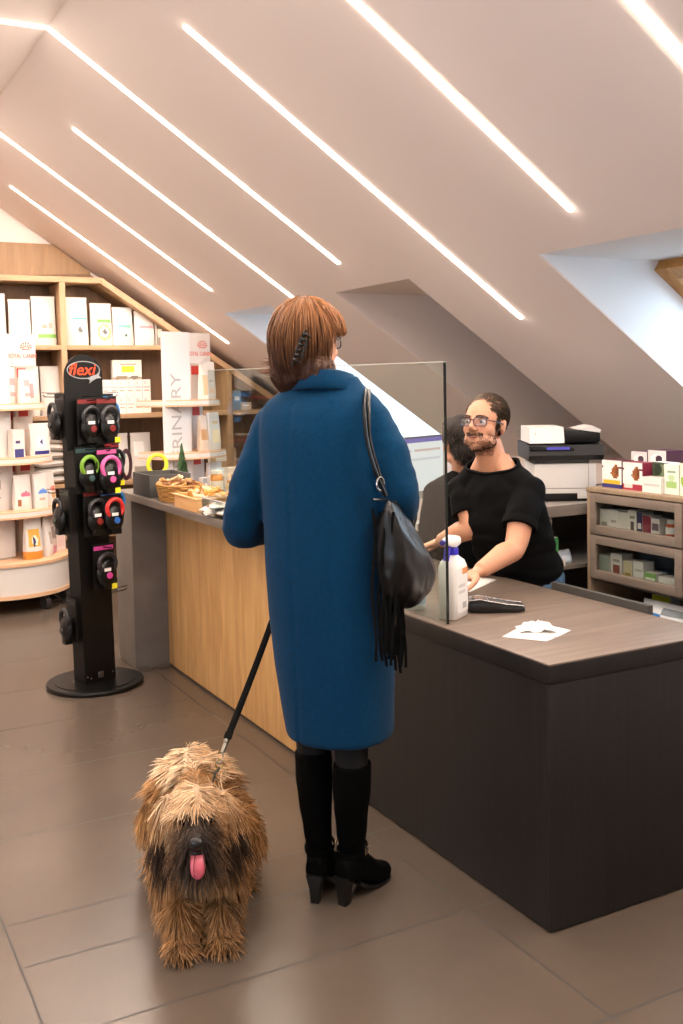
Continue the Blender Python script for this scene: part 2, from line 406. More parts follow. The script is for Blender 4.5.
strip(2.045, .95+FX-.62, 2.9, False, 'white linear light strip cut off by the top right corner of the photo')
strip(2.915, -2.6, 2.513, True, 'white linear light strip whose lower end stops just above the rightmost skylight')  # bent strips: unseen left ends stretched to add light in the room
strip(3.815, 1.401, 2.987, False, 'longest slanting light strip, round ended, running down above the glass screen')
strip(4.69, -2.6, 2.503, True, 'light strip that bends over the ceiling fold at upper left')
strip(5.555, 1.395, 2.667, False, 'light strip whose lower end stops just above the woman\'s head')
strip(6.446, -2.6, 2.476, True, 'light strip entering at the left edge below the bent one')
strip(7.305, 1.388, 2.933, False, 'light strip nearest the back wall, above the wooden shelving')
for y, a, b_, wr in ((1.17, -1., 2.5, True), (.3, 1.39, 2.9, False)):  # extra strips added out of view to even out the light
    strip(y, a, b_, wr, 'white linear light strip added on the ceiling out of view for even light')
# ================================================================ counter, desk, glass
OAK = wood('oak_front', '#b0854f', '#cfa46e', axis=2, rough=.5, stretch=9)
STONE = mat('grey_stone_laminate', '#77706a', rough=.55, var=(5, .25, '#5f5953'), bump=(60, .1, .001))
TOPW = wood('counter_top_laminate', '#5d544c', '#75695e', axis=1, rough=.4, stretch=12)
DARK = wood('dark_oak', '#0f0c0b', '#1a1614', axis=2, rough=.5, stretch=22)
DTOP = wood('desk_top_oak', '#51443b', '#76665a', axis=0, rough=.42, stretch=16, detail=(.25, .75))
t = thing('shop_counter', 'long oak fronted counter with grey stone end panel, behind the woman', 'counter', (0, 0, 0))
YE = 3.62
m = M(); m.box(1.55, 2.02, YE, 5.58, .905, .94, .003); m.obj('countertop', TOPW, t)
m = M(); m.box(1.55, 2.0, 5.27, 5.578, .012, .905, .002); m.box(1.556, 1.99, 5.276, 5.57, 0, .012); m.obj('end_panel', STONE, t)
m = M(); m.box(1.736, 1.756, YE, 5.269, .012, .904, .002); m.obj('front_panel', OAK, t)
m = M(); m.box(1.742, 1.756, YE, 5.269, 0, .012); m.obj('plinth', mat('black_plinth', '#15120f', .6), t)
m = M(); m.box(1.757, 1.98, YE, YE+.02, 0, .904); m.box(1.757, 1.98, YE+.02, 5.269, .45, .47); m.box(1.757, 1.98, 4.4, 4.42, .0, .904); m.obj('back_shelves', TOPW, t)
t = thing('cash_desk', 'lower dark oak desk nearest the camera with card terminal on it', 'desk', (0, 0, 0))
m = M(); m.box(1.7475, 2.40, 2.121, YE-.003, .7, .742, .0025); m.obj('desk_top', [DTOP], t)
m = M(); m.box(1.7480, 2.40, 2.1215, YE-.003, .722, .7395); m.box(1.7468, 2.401, 2.1203, YE-.003, .69, .7375, .001); m.obj('top_edge', DARK, t)
m = M(); m.box(1.7482, 1.77, 2.138, YE-.003, .006, .684); m.box(1.7510, 1.77, 2.138, YE-.003, .684, .69); m.obj('front_panel', DARK, t)
m = M(); m.box(1.7482, 2.399, 2.1222, 2.1375, .006, .684, .0008); m.box(1.7510, 2.38, 2.125, 2.137, .684, .69); m.obj('side_panel', DARK, t)
m = M(); m.box(2.402, 2.422, 2.42, 2.90, .55, .768, .002); m.obj('back_rail', mat('anthracite_rail', '#35322f', .5), t)
m = M(); m.box(1.76, 2.38, 2.13, 2.143, 0, .006); m.box(1.756, 1.768, 2.13, YE-.01, 0, .006); m.obj('foot', mat('black_plinth', '#15120f', .6), t)
t = thing('glass_screen', 'clear glass screen standing along the counter beside the woman', 'screen', (1.775, 2.648, 0))
m = M(); m.prism([(0, .743), (YE-2.648, .743), (YE-2.648, .941), (2.03, .941), (2.03, 1.575), (0, 1.56)], 0, .008, 'yz')
m.obj('pane', glass('screen_glass', '#f3f8f5'), t, smooth=False)
m = M(); m.box(-.0005, .0085, -.003, -.0005, .743, 1.56); m.obj('edge', mat('glass_edge', '#0d1512', .2), t)
m = M(); m.prism([(0, 1.5605), (2.03, 1.5755), (2.03, 1.5785), (0, 1.5635)], -.0005, .0085, 'yz'); m.obj('edge', mat('glass_edge_top', '#b9beb2', .2), t)
t = thing('work_surface', 'low dark work surface behind the oak counter, in front of the monitor', 'desk', (0, 0, 0))
m = M(); m.box(2.03, 2.40, YE+.003, 4.08, .70, .742, .002); m.obj('work_top', DTOP, t)
for y in (YE+.02, 4.05): m = M(); m.box(2.05, 2.38, y, y+.02, 0, .6995); m.obj('leg_panel', DARK, t)
# ================================================================ packs: printed pouches, boxes and bottles
PRINT = printed('printed_film', rough=.38, bump=(30, .25, .003)); CARD = printed('printed_card', rough=.5)
WHITE = C('#d8d2cc')
def pouch_mesh(wd, h, d, colf, nu=18, nv=26, seed=0):
    """stand-up food pouch: full base, thin sealed top"""
    rn = random.Random(seed); m = M(); rings = []; ph = rn.random()*6
    for j in range(nv+1):
        v = j/nv; dd = d*(1-max(0, (v-.12)/.88)**1.9)*(.82+.18*min(1, v*6))+.005; ww = wd*(1-.07*v-.03*math.sin(PI*v))*(1 if v > .04 else .97)*(1.03 if v > .93 else 1)
        rr = []
        for i in range(nu+1):
            u = i/nu; x = (u-.5)*ww; y = -dd/2*(1-.55*abs(2*u-1)**3)+.004*math.sin(v*9+u*5+ph)*(1-abs(2*u-1)); rr.append(V((x, y, v*h)))
        for i in range(nu+1):
            u = 1-i/nu; x = (u-.5)*ww; y = dd/2*(1-.55*abs(2*u-1)**3); rr.append(V((x, y, v*h)))
        rings.append(rr)
    n = 2*(nu+1); o = 0; m.v = [tuple(p) for r in rings for p in r]
    for j in range(nv):
        for i in range(n):
            k = (i+1) % n; m.f.append((j*n+i, j*n+k, (j+1)*n+k, (j+1)*n+i)); m.m.append(0)
            m.c.append(colf((i+.5)/nu, (j+.5)/nv) if i < nu else WHITE if colf(.02, (j+.5)/nv) is None else colf(.02, (j+.5)/nv))
    m.f.append(tuple(range(n-1, -1, -1))); m.m.append(0); m.c.append(WHITE)
    m.f.append(tuple(nv*n+i for i in range(n))); m.m.append(0); m.c.append(WHITE)
    return m
def carton_mesh(wd, d, h, colf, side=None, top=None, nu=10, nv=10):
    """carton standing on z=0, printed front towards -y"""
    m = M(); bk = side or WHITE
    sd = (lambda u, v: bk(u, v)) if callable(bk) else (lambda u, v: bk)
    tp = top if top is not None else (WHITE if callable(bk) else bk)
    m.grid(lambda u, v: ((u-.5)*wd, -d/2, v*h), nu, nv, colf)
    m.grid(lambda u, v: (wd/2, (u-.5)*d, v*h), 4, nv, sd)
    m.grid(lambda u, v: ((.5-u)*wd, d/2, v*h), 1, 1, lambda u, v: tp)
    m.grid(lambda u, v: (-wd/2, (.5-u)*d, v*h), 4, nv, sd)
    m.grid(lambda u, v: ((u-.5)*wd, (v-.5)*d, h), 1, 1, lambda u, v: tp)
    m.grid(lambda u, v: ((u-.5)*wd, (.5-v)*d, 0), 1, 1, lambda u, v: tp)
    return m
def bands(base, *bs):
    """bs: (u0, u1, v0, v1, colour) rectangles or ('o', cu, cv, ru, rv, colour) ovals, the last one on top"""
    base = C(base) if isinstance(base, str) else base; L = []
    for b in bs: L.append((*b[:-1], C(b[-1]) if isinstance(b[-1], str) else b[-1]))
    def f(u, v):
        c = base
        for b in L:
            if b[0] == 'o':
                if ((u-b[1])/b[3])**2+((v-b[2])/b[4])**2 < 1: c = b[5]
            elif b[0] <= u <= b[1] and b[2] <= v <= b[3]: c = b[4]
        return c
    return f
def place_pack(mb, name, label, cat, loc, rz=0, group=None, material=PRINT, tilt=0):
    o = mb.obj(name, material, angle=40 if material is PRINT else 20); o.location = loc; o.rotation_euler = (tilt, 0, rz)
    return tag(o, label, cat, group)
# ================================================================ wooden wall shelving
SHOAK = wood('shelf_oak', '#987858', '#af8e6c', axis=0, rough=.5, stretch=10)
SHOAKV = wood('shelf_oak_upright', '#987858', '#af8e6c', axis=2, rough=.5, stretch=10)
BACKOAK = wood('shelf_back_oak', '#5f4630', '#78593c', axis=2, rough=.6, stretch=10)
CLAD = wood('oak_cladding', '#7f6244', '#947453', axis=2, rough=.55, stretch=9)
W0, W1 = 7.62, 7.975
t = thing('wall_shelving', 'built-in oak wall shelving under the slope at the far end', 'shelving', (0, 0, 0))
def slz(x, off): return zs(x)-off/math.cos(.5971)
XR = 3.62
m = M(); m.prism([(.3, 0), (XR, 0), (XR, slz(XR, .03)), (2.07, slz(2.07, .03)), (.3, 2.30)], W1-.015, W1, 'xz'); m.obj('back_panel', BACKOAK, t)
m = M(); xk = FX+(FLAT-2.605)/TAN; m.prism([(-.2, 2.28), (2.06, 2.28), (2.06+.02, zs(2.08)-.015), (xk, 2.60), (-.2, 2.60)], W1-.012, W1+.01, 'xz'); m.obj('cladding', CLAD, t)
def board(name, x0, x1, z0, z1, mt=SHOAK, y1=W1-.016):
    m = M(); m.box(x0, x1, W0, y1, z0, z1, .002); return m.obj(name, mt, t)
board('top_board', .3, 2.075, 2.282, 2.322)
m = M(); m.prism([(2.075, 2.322), (XR, slz(XR, .05)), (XR, slz(XR, .095)), (2.06, 2.282)], W0, W1-.016, 'xz'); m.obj('sloping_board', SHOAK, t)
for x0, zt in ((.86, 2.281), (1.757, 2.281), (3.05, slz(3.05, .1))): board('upright', x0, x0+.043, 0.06, zt, SHOAKV)
SHZ = (1.822, 1.305, .80, .42, .10)
for a, b_ in ((.30, .859), (.904, 1.756), (1.801, 3.049), (3.094, XR)):
    for z in SHZ:
        lim = min(b_, FX+(FLAT-z-.14)/TAN)
        if lim-a > .2: board('shelf', a, lim, z-.034, z)
m = M(); m.box(.3, XR, W0+.03, W1-.016, 0, .06); m.obj('plinth', mat('black_plinth', '#15120f', .6), t)
# ---- packs on the wall shelving, positions read off the shelf fronts
def wall_pack(px0, px1, pyt, zb, kind, label, seed, colf, d=.09, yo=.07, group=None, rz=0):
    a = at(px0, 350, 1, W0+yo); b_ = at(px1, 350, 1, W0+yo); top = at((px0+px1)/2, pyt, 1, W0+yo).z
    mb = pouch_mesh(b_.x-a.x, top-zb, d, colf, seed=seed) if kind == 'p' else carton_mesh(b_.x-a.x, d, top-zb, colf)
    return place_pack(mb, 'food_pouch' if kind == 'p' else 'food_carton', label, 'pet food pouch' if kind == 'p' else 'carton', ((a.x+b_.x)/2, W0+yo+d/2, zb+.0005), rz, group, PRINT if kind == 'p' else CARD)
teal = bands(WHITE, (.3, .95, .52, .58, '#4fae93'), ('o', .6, .33, .33, .17, '#9fd3c0'), ('o', .6, .33, .22, .12, WHITE), ('o', .62, .32, .1, .05, '#4a4a4a'))
green = bands(WHITE, (.3, .95, .52, .6, '#5d9a3d'), ('o', .6, .32, .34, .19, '#8fc275'), ('o', .6, .32, .22, .13, WHITE), ('o', .62, .32, .1, .05, '#4a4a4a'))
teal2 = bands(WHITE, (.25, .9, .48, .54, '#6dbba4'), ('o', .55, .3, .25, .12, '#d9e9e2'), ('o', .6, .26, .08, .04, '#4a5a55'))
pink = bands(WHITE, (.2, .95, .5, .56, '#dc8f94'), ('o', .55, .3, .3, .12, '#f0dcd8'))
greenfoot = bands(WHITE, (.25, 1, .17, .23, '#7ab356'), (.4, .6, .36, .44, '#d7a08e'), (.65, .85, .36, .46, '#b7a79a'))
plain = bands(WHITE, (.2, .8, .6, .64, '#e0b9ac'), (.25, .7, .4, .43, '#d9cfc6'))
T1 = SHZ[0]
wall_pack(-6, 8, 293, T1, 'p', 'white food pouch on the top shelf, cut by the left edge', 1, plain)
wall_pack(10, 33, 299, T1, 'p', 'white food pouch behind the red crowned header card, top shelf', 2, plain)
wall_pack(33, 58, 296, T1, 'p', 'white food pouch with green foot band, left of the upright on the top shelf', 3, greenfoot, group='food pouches on the top shelf')
wall_pack(67, 90, 297, T1, 'p', 'white food pouch with teal band, tallest, just right of the upright', 4, teal, group='food pouches on the top shelf')
wall_pack(92, 114, 303, T1, 'p', 'white food pouch with dark green band on the top shelf', 5, green, group='food pouches on the top shelf')
wall_pack(114, 135, 307, T1, 'p', 'white food pouch with pale teal band, top shelf', 6, teal2, group='food pouches on the top shelf')
wall_pack(136, 156, 311, T1, 'p', 'white food pouch with pink band under the sloping board', 7, pink, group='food pouches on the top shelf')
wall_pack(157, 164, 318, T1, 'b', 'narrow dark patterned carton wedged at the right end of the top shelf', 8, bands('#6a6157', (.2, .8, .3, .6, '#c9bfae'), (.1, .9, .7, .8, '#34402f')), d=.06)
T2 = SHZ[1]
wall_pack(28, 39, 366, T2, 'p', 'white pouch beside the left display stand on the second shelf', 9, plain)
wall_pack(40, 64, 366, T2, 'p', 'large plain white pouch with thin dark lines, half hidden by the leash stand', 10, bands(WHITE, (.1, .9, .52, .54, '#6f6a66'), (.2, .9, .44, .455, '#8d8782')), d=.14)
a_ = at(113, 385, 1, W0+.06); k = 0
for i in range(6):                  # rows of small white cartons
    for j in range(2):
        x0 = at(102+i*8.2, 400, 1, W0+.06).x; x1 = at(102+(i+1)*8.2-.35, 400, 1, W0+.06).x
        mb = carton_mesh(x1-x0, .12, .128, bands('#e6e1dc', (.15, .85, .55, .62, '#b9b4b0'), (.2, .8, .3, .36, '#cfa79a'), (.2, .5, .75, .85, '#c9c4c0')))
        place_pack(mb, 'medicine_carton', 'small white carton in the double row under the yellow-marked poster', 'carton', ((x0+x1)/2, W0+.06+.06, T2+.001+j*.129), 0, 'small white cartons on the second shelf', CARD)
zt = T2+.2585
mb = carton_mesh(at(142, 380, 1, W0+.07).x-at(113, 380, 1, W0+.07).x, .05, at(127, 360, 1, W0+.07).z-zt, bands('#e9e2d6', (.3, .75, .35, .68, '#e3cf3a'), (.25, .8, .74, .8, '#d8988c'), (0, 1, 0, .1, '#9b8d7c'), ('o', .3, .1, .22, .1, '#7b6a55'), ('o', .75, .1, .18, .08, '#5d5348')), nu=16, nv=16)
place_pack(mb, 'picture_box', 'white picture carton with a yellow patch on top of the small white cartons', 'carton', (at(127.5, 380, 1, W0+.07).x, W0+.07+.025, zt), 0, None, CARD)
wall_pack(104, 111, 382, T2+.2585, 'b', 'small pale round-cornered carton lying left of the yellow-marked picture carton', 12, bands('#e0cdbd'), d=.05)
# lower shelf (dark gap, then bags)
T3 = SHZ[2]
for j in range(7):                  # stack of flat white sacks left of the leash stand
    m = M(); rn = random.Random(40+j); wd = .34+rn.uniform(-.02, .02); cx = at(57, 470, 1, W0+.1).x
    rings = []
    for i in range(9):
        u = i/8; hh = .056*(1-abs(2*u-1)**4)+.008
        rings.append([V(((u-.5)*wd, .13*math.cos(q*PI/6)*1.0, .03+hh/2*math.sin(q*PI/6)+.004*math.sin(u*11+j))) for q in range(12)])
    m.loft(rings); m.col = WHITE; m.c = [WHITE]*len(m.f)
    place_pack(m, 'folded_sack', 'white flat sack in the stack on the third shelf, left of the leash stand', 'sack', (cx+rn.uniform(-.012, .012), W0+.16, T3+.001+j*.0595), 0, 'flat white sacks stacked on the shelf')
wall_pack(95, 128, 434, T3, 'p', 'white bag with green marks right of the leash stand, third shelf', 13, bands(WHITE, (.3, .9, .45, .55, '#7dbf9a'), (.4, .8, .32, .4, '#a9d4bb')), d=.14)
wall_pack(129, 150, 433, T3, 'p', 'grey and white bag standing behind the grey crate', 14, bands('#cfc8c0', (.1, .6, .5, .8, '#e8e4df'), (.1, .9, .1, .25, '#8f867b')), d=.12)
wall_pack(66, 94, 440, T3, 'p', 'white bag mostly hidden behind the leash stand, third shelf', 15, plain, d=.14)
wall_pack(41, 52, 525, SHZ[3], 'p', 'white and green bag low on the fourth shelf behind the left display stand', 16, bands(WHITE, (.1, .9, .25, .4, '#5fa877')), d=.12)
wall_pack(53, 72, 522, SHZ[3], 'p', 'white and green bag on the fourth shelf, left edge of the leash stand', 17, bands(WHITE, (.1, .9, .25, .4, '#5fa877')), d=.12)
wall_pack(106, 122, 530, SHZ[3], 'p', 'white bag on the fourth shelf between leash stand and counter end', 18, bands(WHITE, (.1, .9, .4, .5, '#a7a29c')), d=.12)
# bits at the right end, seen through the glass
def wall_item(px, zb, wd, h, c, label, d=.06):
    x = at(px, 400, 1, W0+.05).x
    return place_pack(carton_mesh(wd, d, h, bands(c, (.2, .8, .5, .7, '#efe9e2'))), 'shelf_carton', label, 'carton', (x, W0+.05+d/2, zb), 0, None, CARD)
wall_item(237, T2+.001, .07, .155, '#7f92a6', 'bluish narrow carton seen through the glass left of the coat shoulder')
wall_item(246, T2+.001, .09, .06, '#c9b39c', 'pale low carton seen through the glass beside the bluish one')
wall_item(222, T3+.001, .22, .2, '#b89b7b', 'tan carton seen through the glass above the biscuit tray')
# ================================================================ round tier display stands
WLAC = mat('white_lacquer', '#d6cfc8', rough=.35); RIM = wood('rim_birch', '#cfa27c', '#dfb894', axis=0, rough=.45); REDP = mat('red_card', '#c23a32', rough=.5)
def letter_part(parent, name, body, size, loc, rot, mt, **kw):
    m = M(); m.text(body, size, .0015, **kw); o = m.obj(name, mt, parent, smooth=False); o.location = loc; o.rotation_euler = rot; return o
PINKINK = mat('red_ink', '#d2604f', .5); GREYINK = mat('grey_ink', '#a9a5a1', .5)
def gondola(loc, rz, label):
    t = thing('display_stand', label, 'display stand', loc, rz)
    def half(r, z0, z1, mt, name, par=t, back=.10):
        m = M(); n = 28; poly = [(max(r*math.cos(PI+PI*j/n), -.30), r*math.sin(PI+PI*j/n)) for j in range(n+1)]+[(r, back), (-.30, back)]; poly = [q for i, q in enumerate(poly) if i == 0 or q != poly[i-1]]
        m.prism(poly, z0, z1); return m.obj(name, mt, par, angle=30)
    b_ = half(.425, .131, .321, WLAC, 'base'); half(.437, .106, .13, RIM, 'rim', b_); half(.437, .322, .344, RIM, 'rim', b_)
    for x, y in ((.31, -.24), (-.25, -.24), (.34, .02), (-.25, .02), (.08, -.36)):
        m = M(); m.cyl((x-.018, y, .045), (x+.018, y, .045), .045, n=16); m.box(x-.024, x+.024, y-.014, y+.014, .06, .106); m.obj('caster', mat('caster_rubber', '#2a2826', .5), t)
    for r, z in ((.375, .681), (.335, 1.041), (.30, 1.408)):
        s_ = half(r, z-.034, z-.008, WLAC, 'shelf'); half(r+.006, z-.046, z-.035, RIM, 'rim', s_); m = M()
        n = 24; poly = [(max((r-.004)*math.cos(PI+PI*j/n), -.296), (r-.004)*math.sin(PI+PI*j/n)) for j in range(n+1)]; m.prism(poly+[(r-.004, .09), (-.296, .09)], z-.0075, z); m.obj('shelf_mat', RIM, s_)
    for x in (.02, .135): m = M(); m.box(x, x+.028, .04, .07, .345, 1.67); m.obj('post', WLAC, t)
    m = M(); m.box(-.02, .3, .082, .09, .346, 1.86); m.obj('back_panel', WLAC, t)
    for z in (.635, .995, 1.362, 1.665): m = M(); m.box(.03, .26, .072, .081, z-.075, z-.012); m.obj('red_strip', REDP, t)
    m = M(); m.box(.0, .232, -.10, -.09, 1.665, 1.885, .003); hc = m.obj('header_card', mat('header_card', '#dcd6d1', .4), t)
    letter_part(hc, 'lettering', 'ROYAL CANIN', .044, (.125, -.1015, 1.735), (R(90), 0, 0), PINKINK, sx=.78)
    m = M()                         # crown mark of dots over arcs
    for q in range(7):
        an = R(180*q/6); m.cyl((.155+.04*math.cos(an), -.1005, 1.795+.032*math.sin(an)), (.155+.04*math.cos(an), -.1025, 1.795+.032*math.sin(an)), .006, n=10)
        m.tube([(.155+.018*math.cos(an), -.1012, 1.79+.006*math.sin(an)), (.155+.034*math.cos(an), -.1012, 1.792+.026*math.sin(an))], .0022, 6)
    m.box(.125, .185, -.1022, -.1005, 1.778, 1.784); m.obj('crown_mark', PINKINK, hc)
    # tall banner panel on the left
    m = M(); m.box(-.27, -.02, -.168, -.16, .356, 1.885, .002); bn = m.obj('side_banner', mat('banner_white', '#d8d4d2', .45), t)
    letter_part(bn, 'lettering', 'VETERINARY', .125, (-.15, -.1695, 1.16), (R(90), R(-90), 0), GREYINK, sx=1.22)
    m = M(); m.box(-.25, -.04, -.158, -.10, .345, .356); m.obj('banner_foot', WLAC, bn)
    return t
gl = gondola((1.275, 7.42, 0), R(20), 'left round tier display stand on casters, cut by the left edge')
gr = gondola((2.46, 7.10, 0), R(20), 'right round tier display stand with the grey lettered vertical banner')
def gond_pack(g, x, y, z, wd, h, d, colf, label, seed, rz=0, kind='p'):
    loc = g.matrix_basis @ V((x, y, z)) if False else Matrix.Translation(g.location) @ Matrix.Rotation(g.rotation_euler.z, 4, 'Z') @ V((x, y, z+.036))
    mb = pouch_mesh(wd, h, d, colf, seed=seed) if kind == 'p' else carton_mesh(wd, d, h, colf)
    place_pack(mb, 'food_pouch' if kind == 'p' else 'food_carton', label, 'pet food pouch' if kind == 'p' else 'carton', loc, g.rotation_euler.z+rz, 'packs on the round tier stands', PRINT if kind == 'p' else CARD)
pk = bands('#e9dcd6', (.2, .9, .2, .7, '#d9a3a3'), (.3, .8, .3, .5, '#e9e2dc'))
pkb = bands(WHITE, (.15, .9, .02, .16, '#2b2f7a'), ('o', .5, .42, .25, .17, '#c9cfe0'), ('o', .52, .42, .06, .09, '#33345a'))
blu = bands(WHITE, ('o', .5, .42, .32, .14, '#5b86cf'), (0, 1, .2, .42, WHITE), (.25, .6, .25, .32, '#b9a48e'))
red_ = bands(WHITE, ('o', .6, .5, .25, .08, '#d97a66'), ('o', .6, .3, .2, .1, '#c79a62'))
pnk = bands(WHITE, ('o', .6, .42, .32, .1, '#dc6b84'), (0, 1, .2, .4, WHITE), (.1, .3, .1, .3, '#8d5a3a'))
orn = bands(WHITE, (0, 1, .0, .18, '#d08a35'), (.1, .75, .3, .72, '#dca94a'), ('o', .45, .45, .2, .12, '#f3e7d3'), ('o', .4, .43, .08, .12, '#30365f'))
gond_pack(gl, .022, -.105, 1.373, .07, .25, .06, pk, 'pale narrow pouch on the upper tier at the left edge', 21)
gond_pack(gl, .075, -.19, 1.373, .085, .23, .07, pk, 'pinkish pouch on the upper tier below the crowned header', 22, R(12))
gond_pack(gl, .155, -.14, 1.373, .075, .22, .06, bands('#ead9d3', (.3, .7, .15, .6, '#cf8f8f')), 'second pinkish pouch, right of the first, on the upper tier', 23, R(-16))
gond_pack(gl, .225, -.05, 1.373, .10, .25, .07, bands(WHITE, (.2, .8, .3, .5, '#e6d8d0')), 'white pouch at the right end of the left stand\'s upper tier', 24)
gond_pack(gl, .17, -.20, 1.006, .155, .225, .09, pkb, 'white pouch with a dark blue foot band on the middle tier', 25, R(-4))
gond_pack(gl, .15, -.03, 1.006, .15, .27, .07, plain, 'white pouch behind the blue footed one', 26)
gond_pack(gl, -.015, -.22, 1.006, .085, .19, .07, bands(WHITE, (.1, .9, .05, .25, '#34386f'), (.2, .6, .5, .6, '#4a3f6a')), 'small white and navy carton on the middle tier at the left edge', 27, 0, 'b')
gond_pack(gl, .0, -.24, .646, .13, .24, .08, pnk, 'white pouch with a pink arch on the lower tier', 28)
gond_pack(gl, .135, -.25, .646, .12, .24, .08, blu, 'white pouch with a blue arch on the lower tier', 29, R(4))
gond_pack(gl, .262, -.15, .646, .12, .24, .08, red_, 'white pouch with a red mark at the right end of the lower tier', 30, R(20))
gond_pack(gl, .04, -.29, .309, .135, .28, .09, orn, 'white pouch with an orange panel on the stand\'s base', 31)
gond_pack(gl, .165, -.26, .309, .09, .27, .08, bands('#d8d0ca', (.2, .8, .3, .6, '#b3a49a')), 'grey white pouch right of the orange one on the base', 32, R(35))
gond_pack(gl, .25, -.17, .309, .1, .27, .08, bands('#c9b9b2', (.1, .9, .0, .2, '#c97f93'), (.2, .8, .4, .7, '#8f8078')), 'dusky pink pouch on the stand\'s base', 33, R(30))
gond_pack(gl, .345, -.10, .309, .11, .27, .08, bands('#ead9d2', (.1, .9, .1, .8, '#e5c9c2')), 'pale pink carton at the right end of the base', 34, R(25), 'b')
gond_pack(gr, .10, -.17, 1.373, .09, .25, .07, bands('#e6dcd2', (.1, .6, .1, .7, '#d7b58c')), 'tan and white pouch on the right stand\'s upper tier', 35, R(8))
gond_pack(gr, .19, -.12, 1.373, .105, .27, .07, bands(WHITE, (.2, .8, .15, .3, '#e3c4a8'), (.3, .7, .45, .5, '#b9a99c')), 'white pouch at the right end of the right stand\'s upper tier', 36, R(-6))
gond_pack(gr, .05, -.2, 1.006, .08, .25, .07, bands('#cdb9a6', (.1, .9, .3, .6, '#b98f62')), 'brownish pouch next to the banner on the middle tier', 37)
gond_pack(gr, .165, -.18, 1.006, .13, .27, .08, bands(WHITE, (.2, .85, .2, .55, '#efd9b0'), (.3, .8, .7, .76, '#d9b88c')), 'white and cream pouch on the right stand\'s middle tier', 38, R(5))
gond_pack(gr, .27, -.06, 1.006, .08, .2, .07, bands('#e9e1da', (.2, .8, .3, .5, '#caa88e')), 'small white pouch at the right end of the right stand\'s middle tier', 39, R(15))
gond_pack(gr, .15, -.2, .646, .15, .27, .09, pnk, 'white pouch low on the right stand behind the counter', 40)
# ================================================================ black leash stand
BLK = mat('black_panel', '#060505', rough=.5, spec=.25); BLKM = mat('black_metal', '#060606', rough=.4, spec=.3)
LS = (1.298, 5.135, 0)
LEAN = -.018
t = thing('leash_stand', 'tall black leash display stand on a round base', 'display stand', LS, R(17))
m = M(); m.lathe([(0, 0), (.238, 0), (.242, .006), (.242, .016), (.238, .022), (0, .022)], n=48); bs = m.obj('base_plate', BLKM, t)
m = M(); m.lathe([(0, .0225), (.2, .0225), (.2, .026), (0, .026)], n=48); m.obj('base_rim', BLKM, bs)
m = M(); m.prism([(-.088, -.052), (.088, -.052), (.088, .052), (-.088, .052)], .0265, 1.42); m.v = [(v[0]+LEAN*v[2], v[1], v[2]) for v in m.v]; m.obj('column', BLK, t)
m = M(); hw = .106; zc = 1.562; m.prism([(-hw, 1.20), (hw, 1.20)]+[(hw*math.cos(R(a)), zc+hw*math.sin(R(a))) for a in range(0, 181, 9)], -.062, -.054, 'xz'); hd = m.obj('header_panel', BLK, t); hd.location.x = LEAN*1.5-.020
m = M(); k = 40; cz = 1.592
m.tube([(.09*math.cos(2*PI*i/k), -.0635, cz+.042*math.sin(2*PI*i/k)) for i in range(k)], .0026, 6, closed=True)
m.prism([(.02, cz-.043), (.045, cz-.03), (.075, cz-.022), (.09, cz-.012), (.085, cz-.028), (.098, cz-.04), (.07, cz-.042), (.05, cz-.052), (.03, cz-.066), (.035, cz-.05)], -.0655, -.062, 'xz'); m.obj('logo_oval', mat('silver_ink', '#a7abad', .35, .4), hd)
letter_part(hd, 'lettering', 'flexi', .080, (-.012, -.0635, cz), (R(90), 0, 0), mat('orange_ink', '#e8481c', .4, emit=None), shear=.25, bold=.0010, sx=1.12)
m = M()
for x, z in ((-.075, .06), (-.055, .05), (.07, .06)): m.cyl((x, -.0525, z), (x, -.0545, z), .004, n=8)
m.obj('screws', mat('screw_steel', '#b7b5b0', .3, .9), t)
m = M(); m.box(-.016, .012, -.062, -.0525, .045, .075, .002); m.obj('lock', mat('lock_steel', '#6d6a66', .35, .8), t)
def hook(x, z, side):
    """wire hook with a price-tag end: side 'f' front, 'l' left, 'r' right"""
    m = M()
    if side == 'f': P = [(x, -.0525, z), (x, -.17, z+.004), (x, -.18, z+.012)]; Q = [(x, -.0525, z+.02), (x, -.185, z+.024)]
    elif side == 'l': P = [(-.0885, x, z), (-.2, x, z+.004), (-.21, x, z+.012)]; Q = [(-.0885, x, z+.02), (-.215, x, z+.024)]
    else: P = [(.0885, x, z), (.2, x, z+.004), (.21, x, z+.012)]; Q = [(.0885, x, z+.02), (.215, x, z+.024)]
    m.tube(P, .0026, 6); m.tube(Q, .002, 6); m.v = [(v[0]+LEAN*v[2], v[1], v[2]) for v in m.v]; m.obj('hook', BLKM, t)
HK = [(-.03, 1.44, 'f'), (.05, 1.44, 'f'), (-.05, 1.20, 'f'), (.04, 1.19, 'f'), (-.02, .985, 'f'), (.05, .985, 'f'), (.02, .71, 'f'), (0, 1.46, 'l'), (0, .99, 'l'), (0, .44, 'l'), (0, 1.455, 'r'), (0, 1.21, 'r'), (0, 1.0, 'r'), (0, .45, 'r')]
for h in HK: hook(*h)
CBLK = mat('case_black', '#080808', rough=.35, spec=.35)
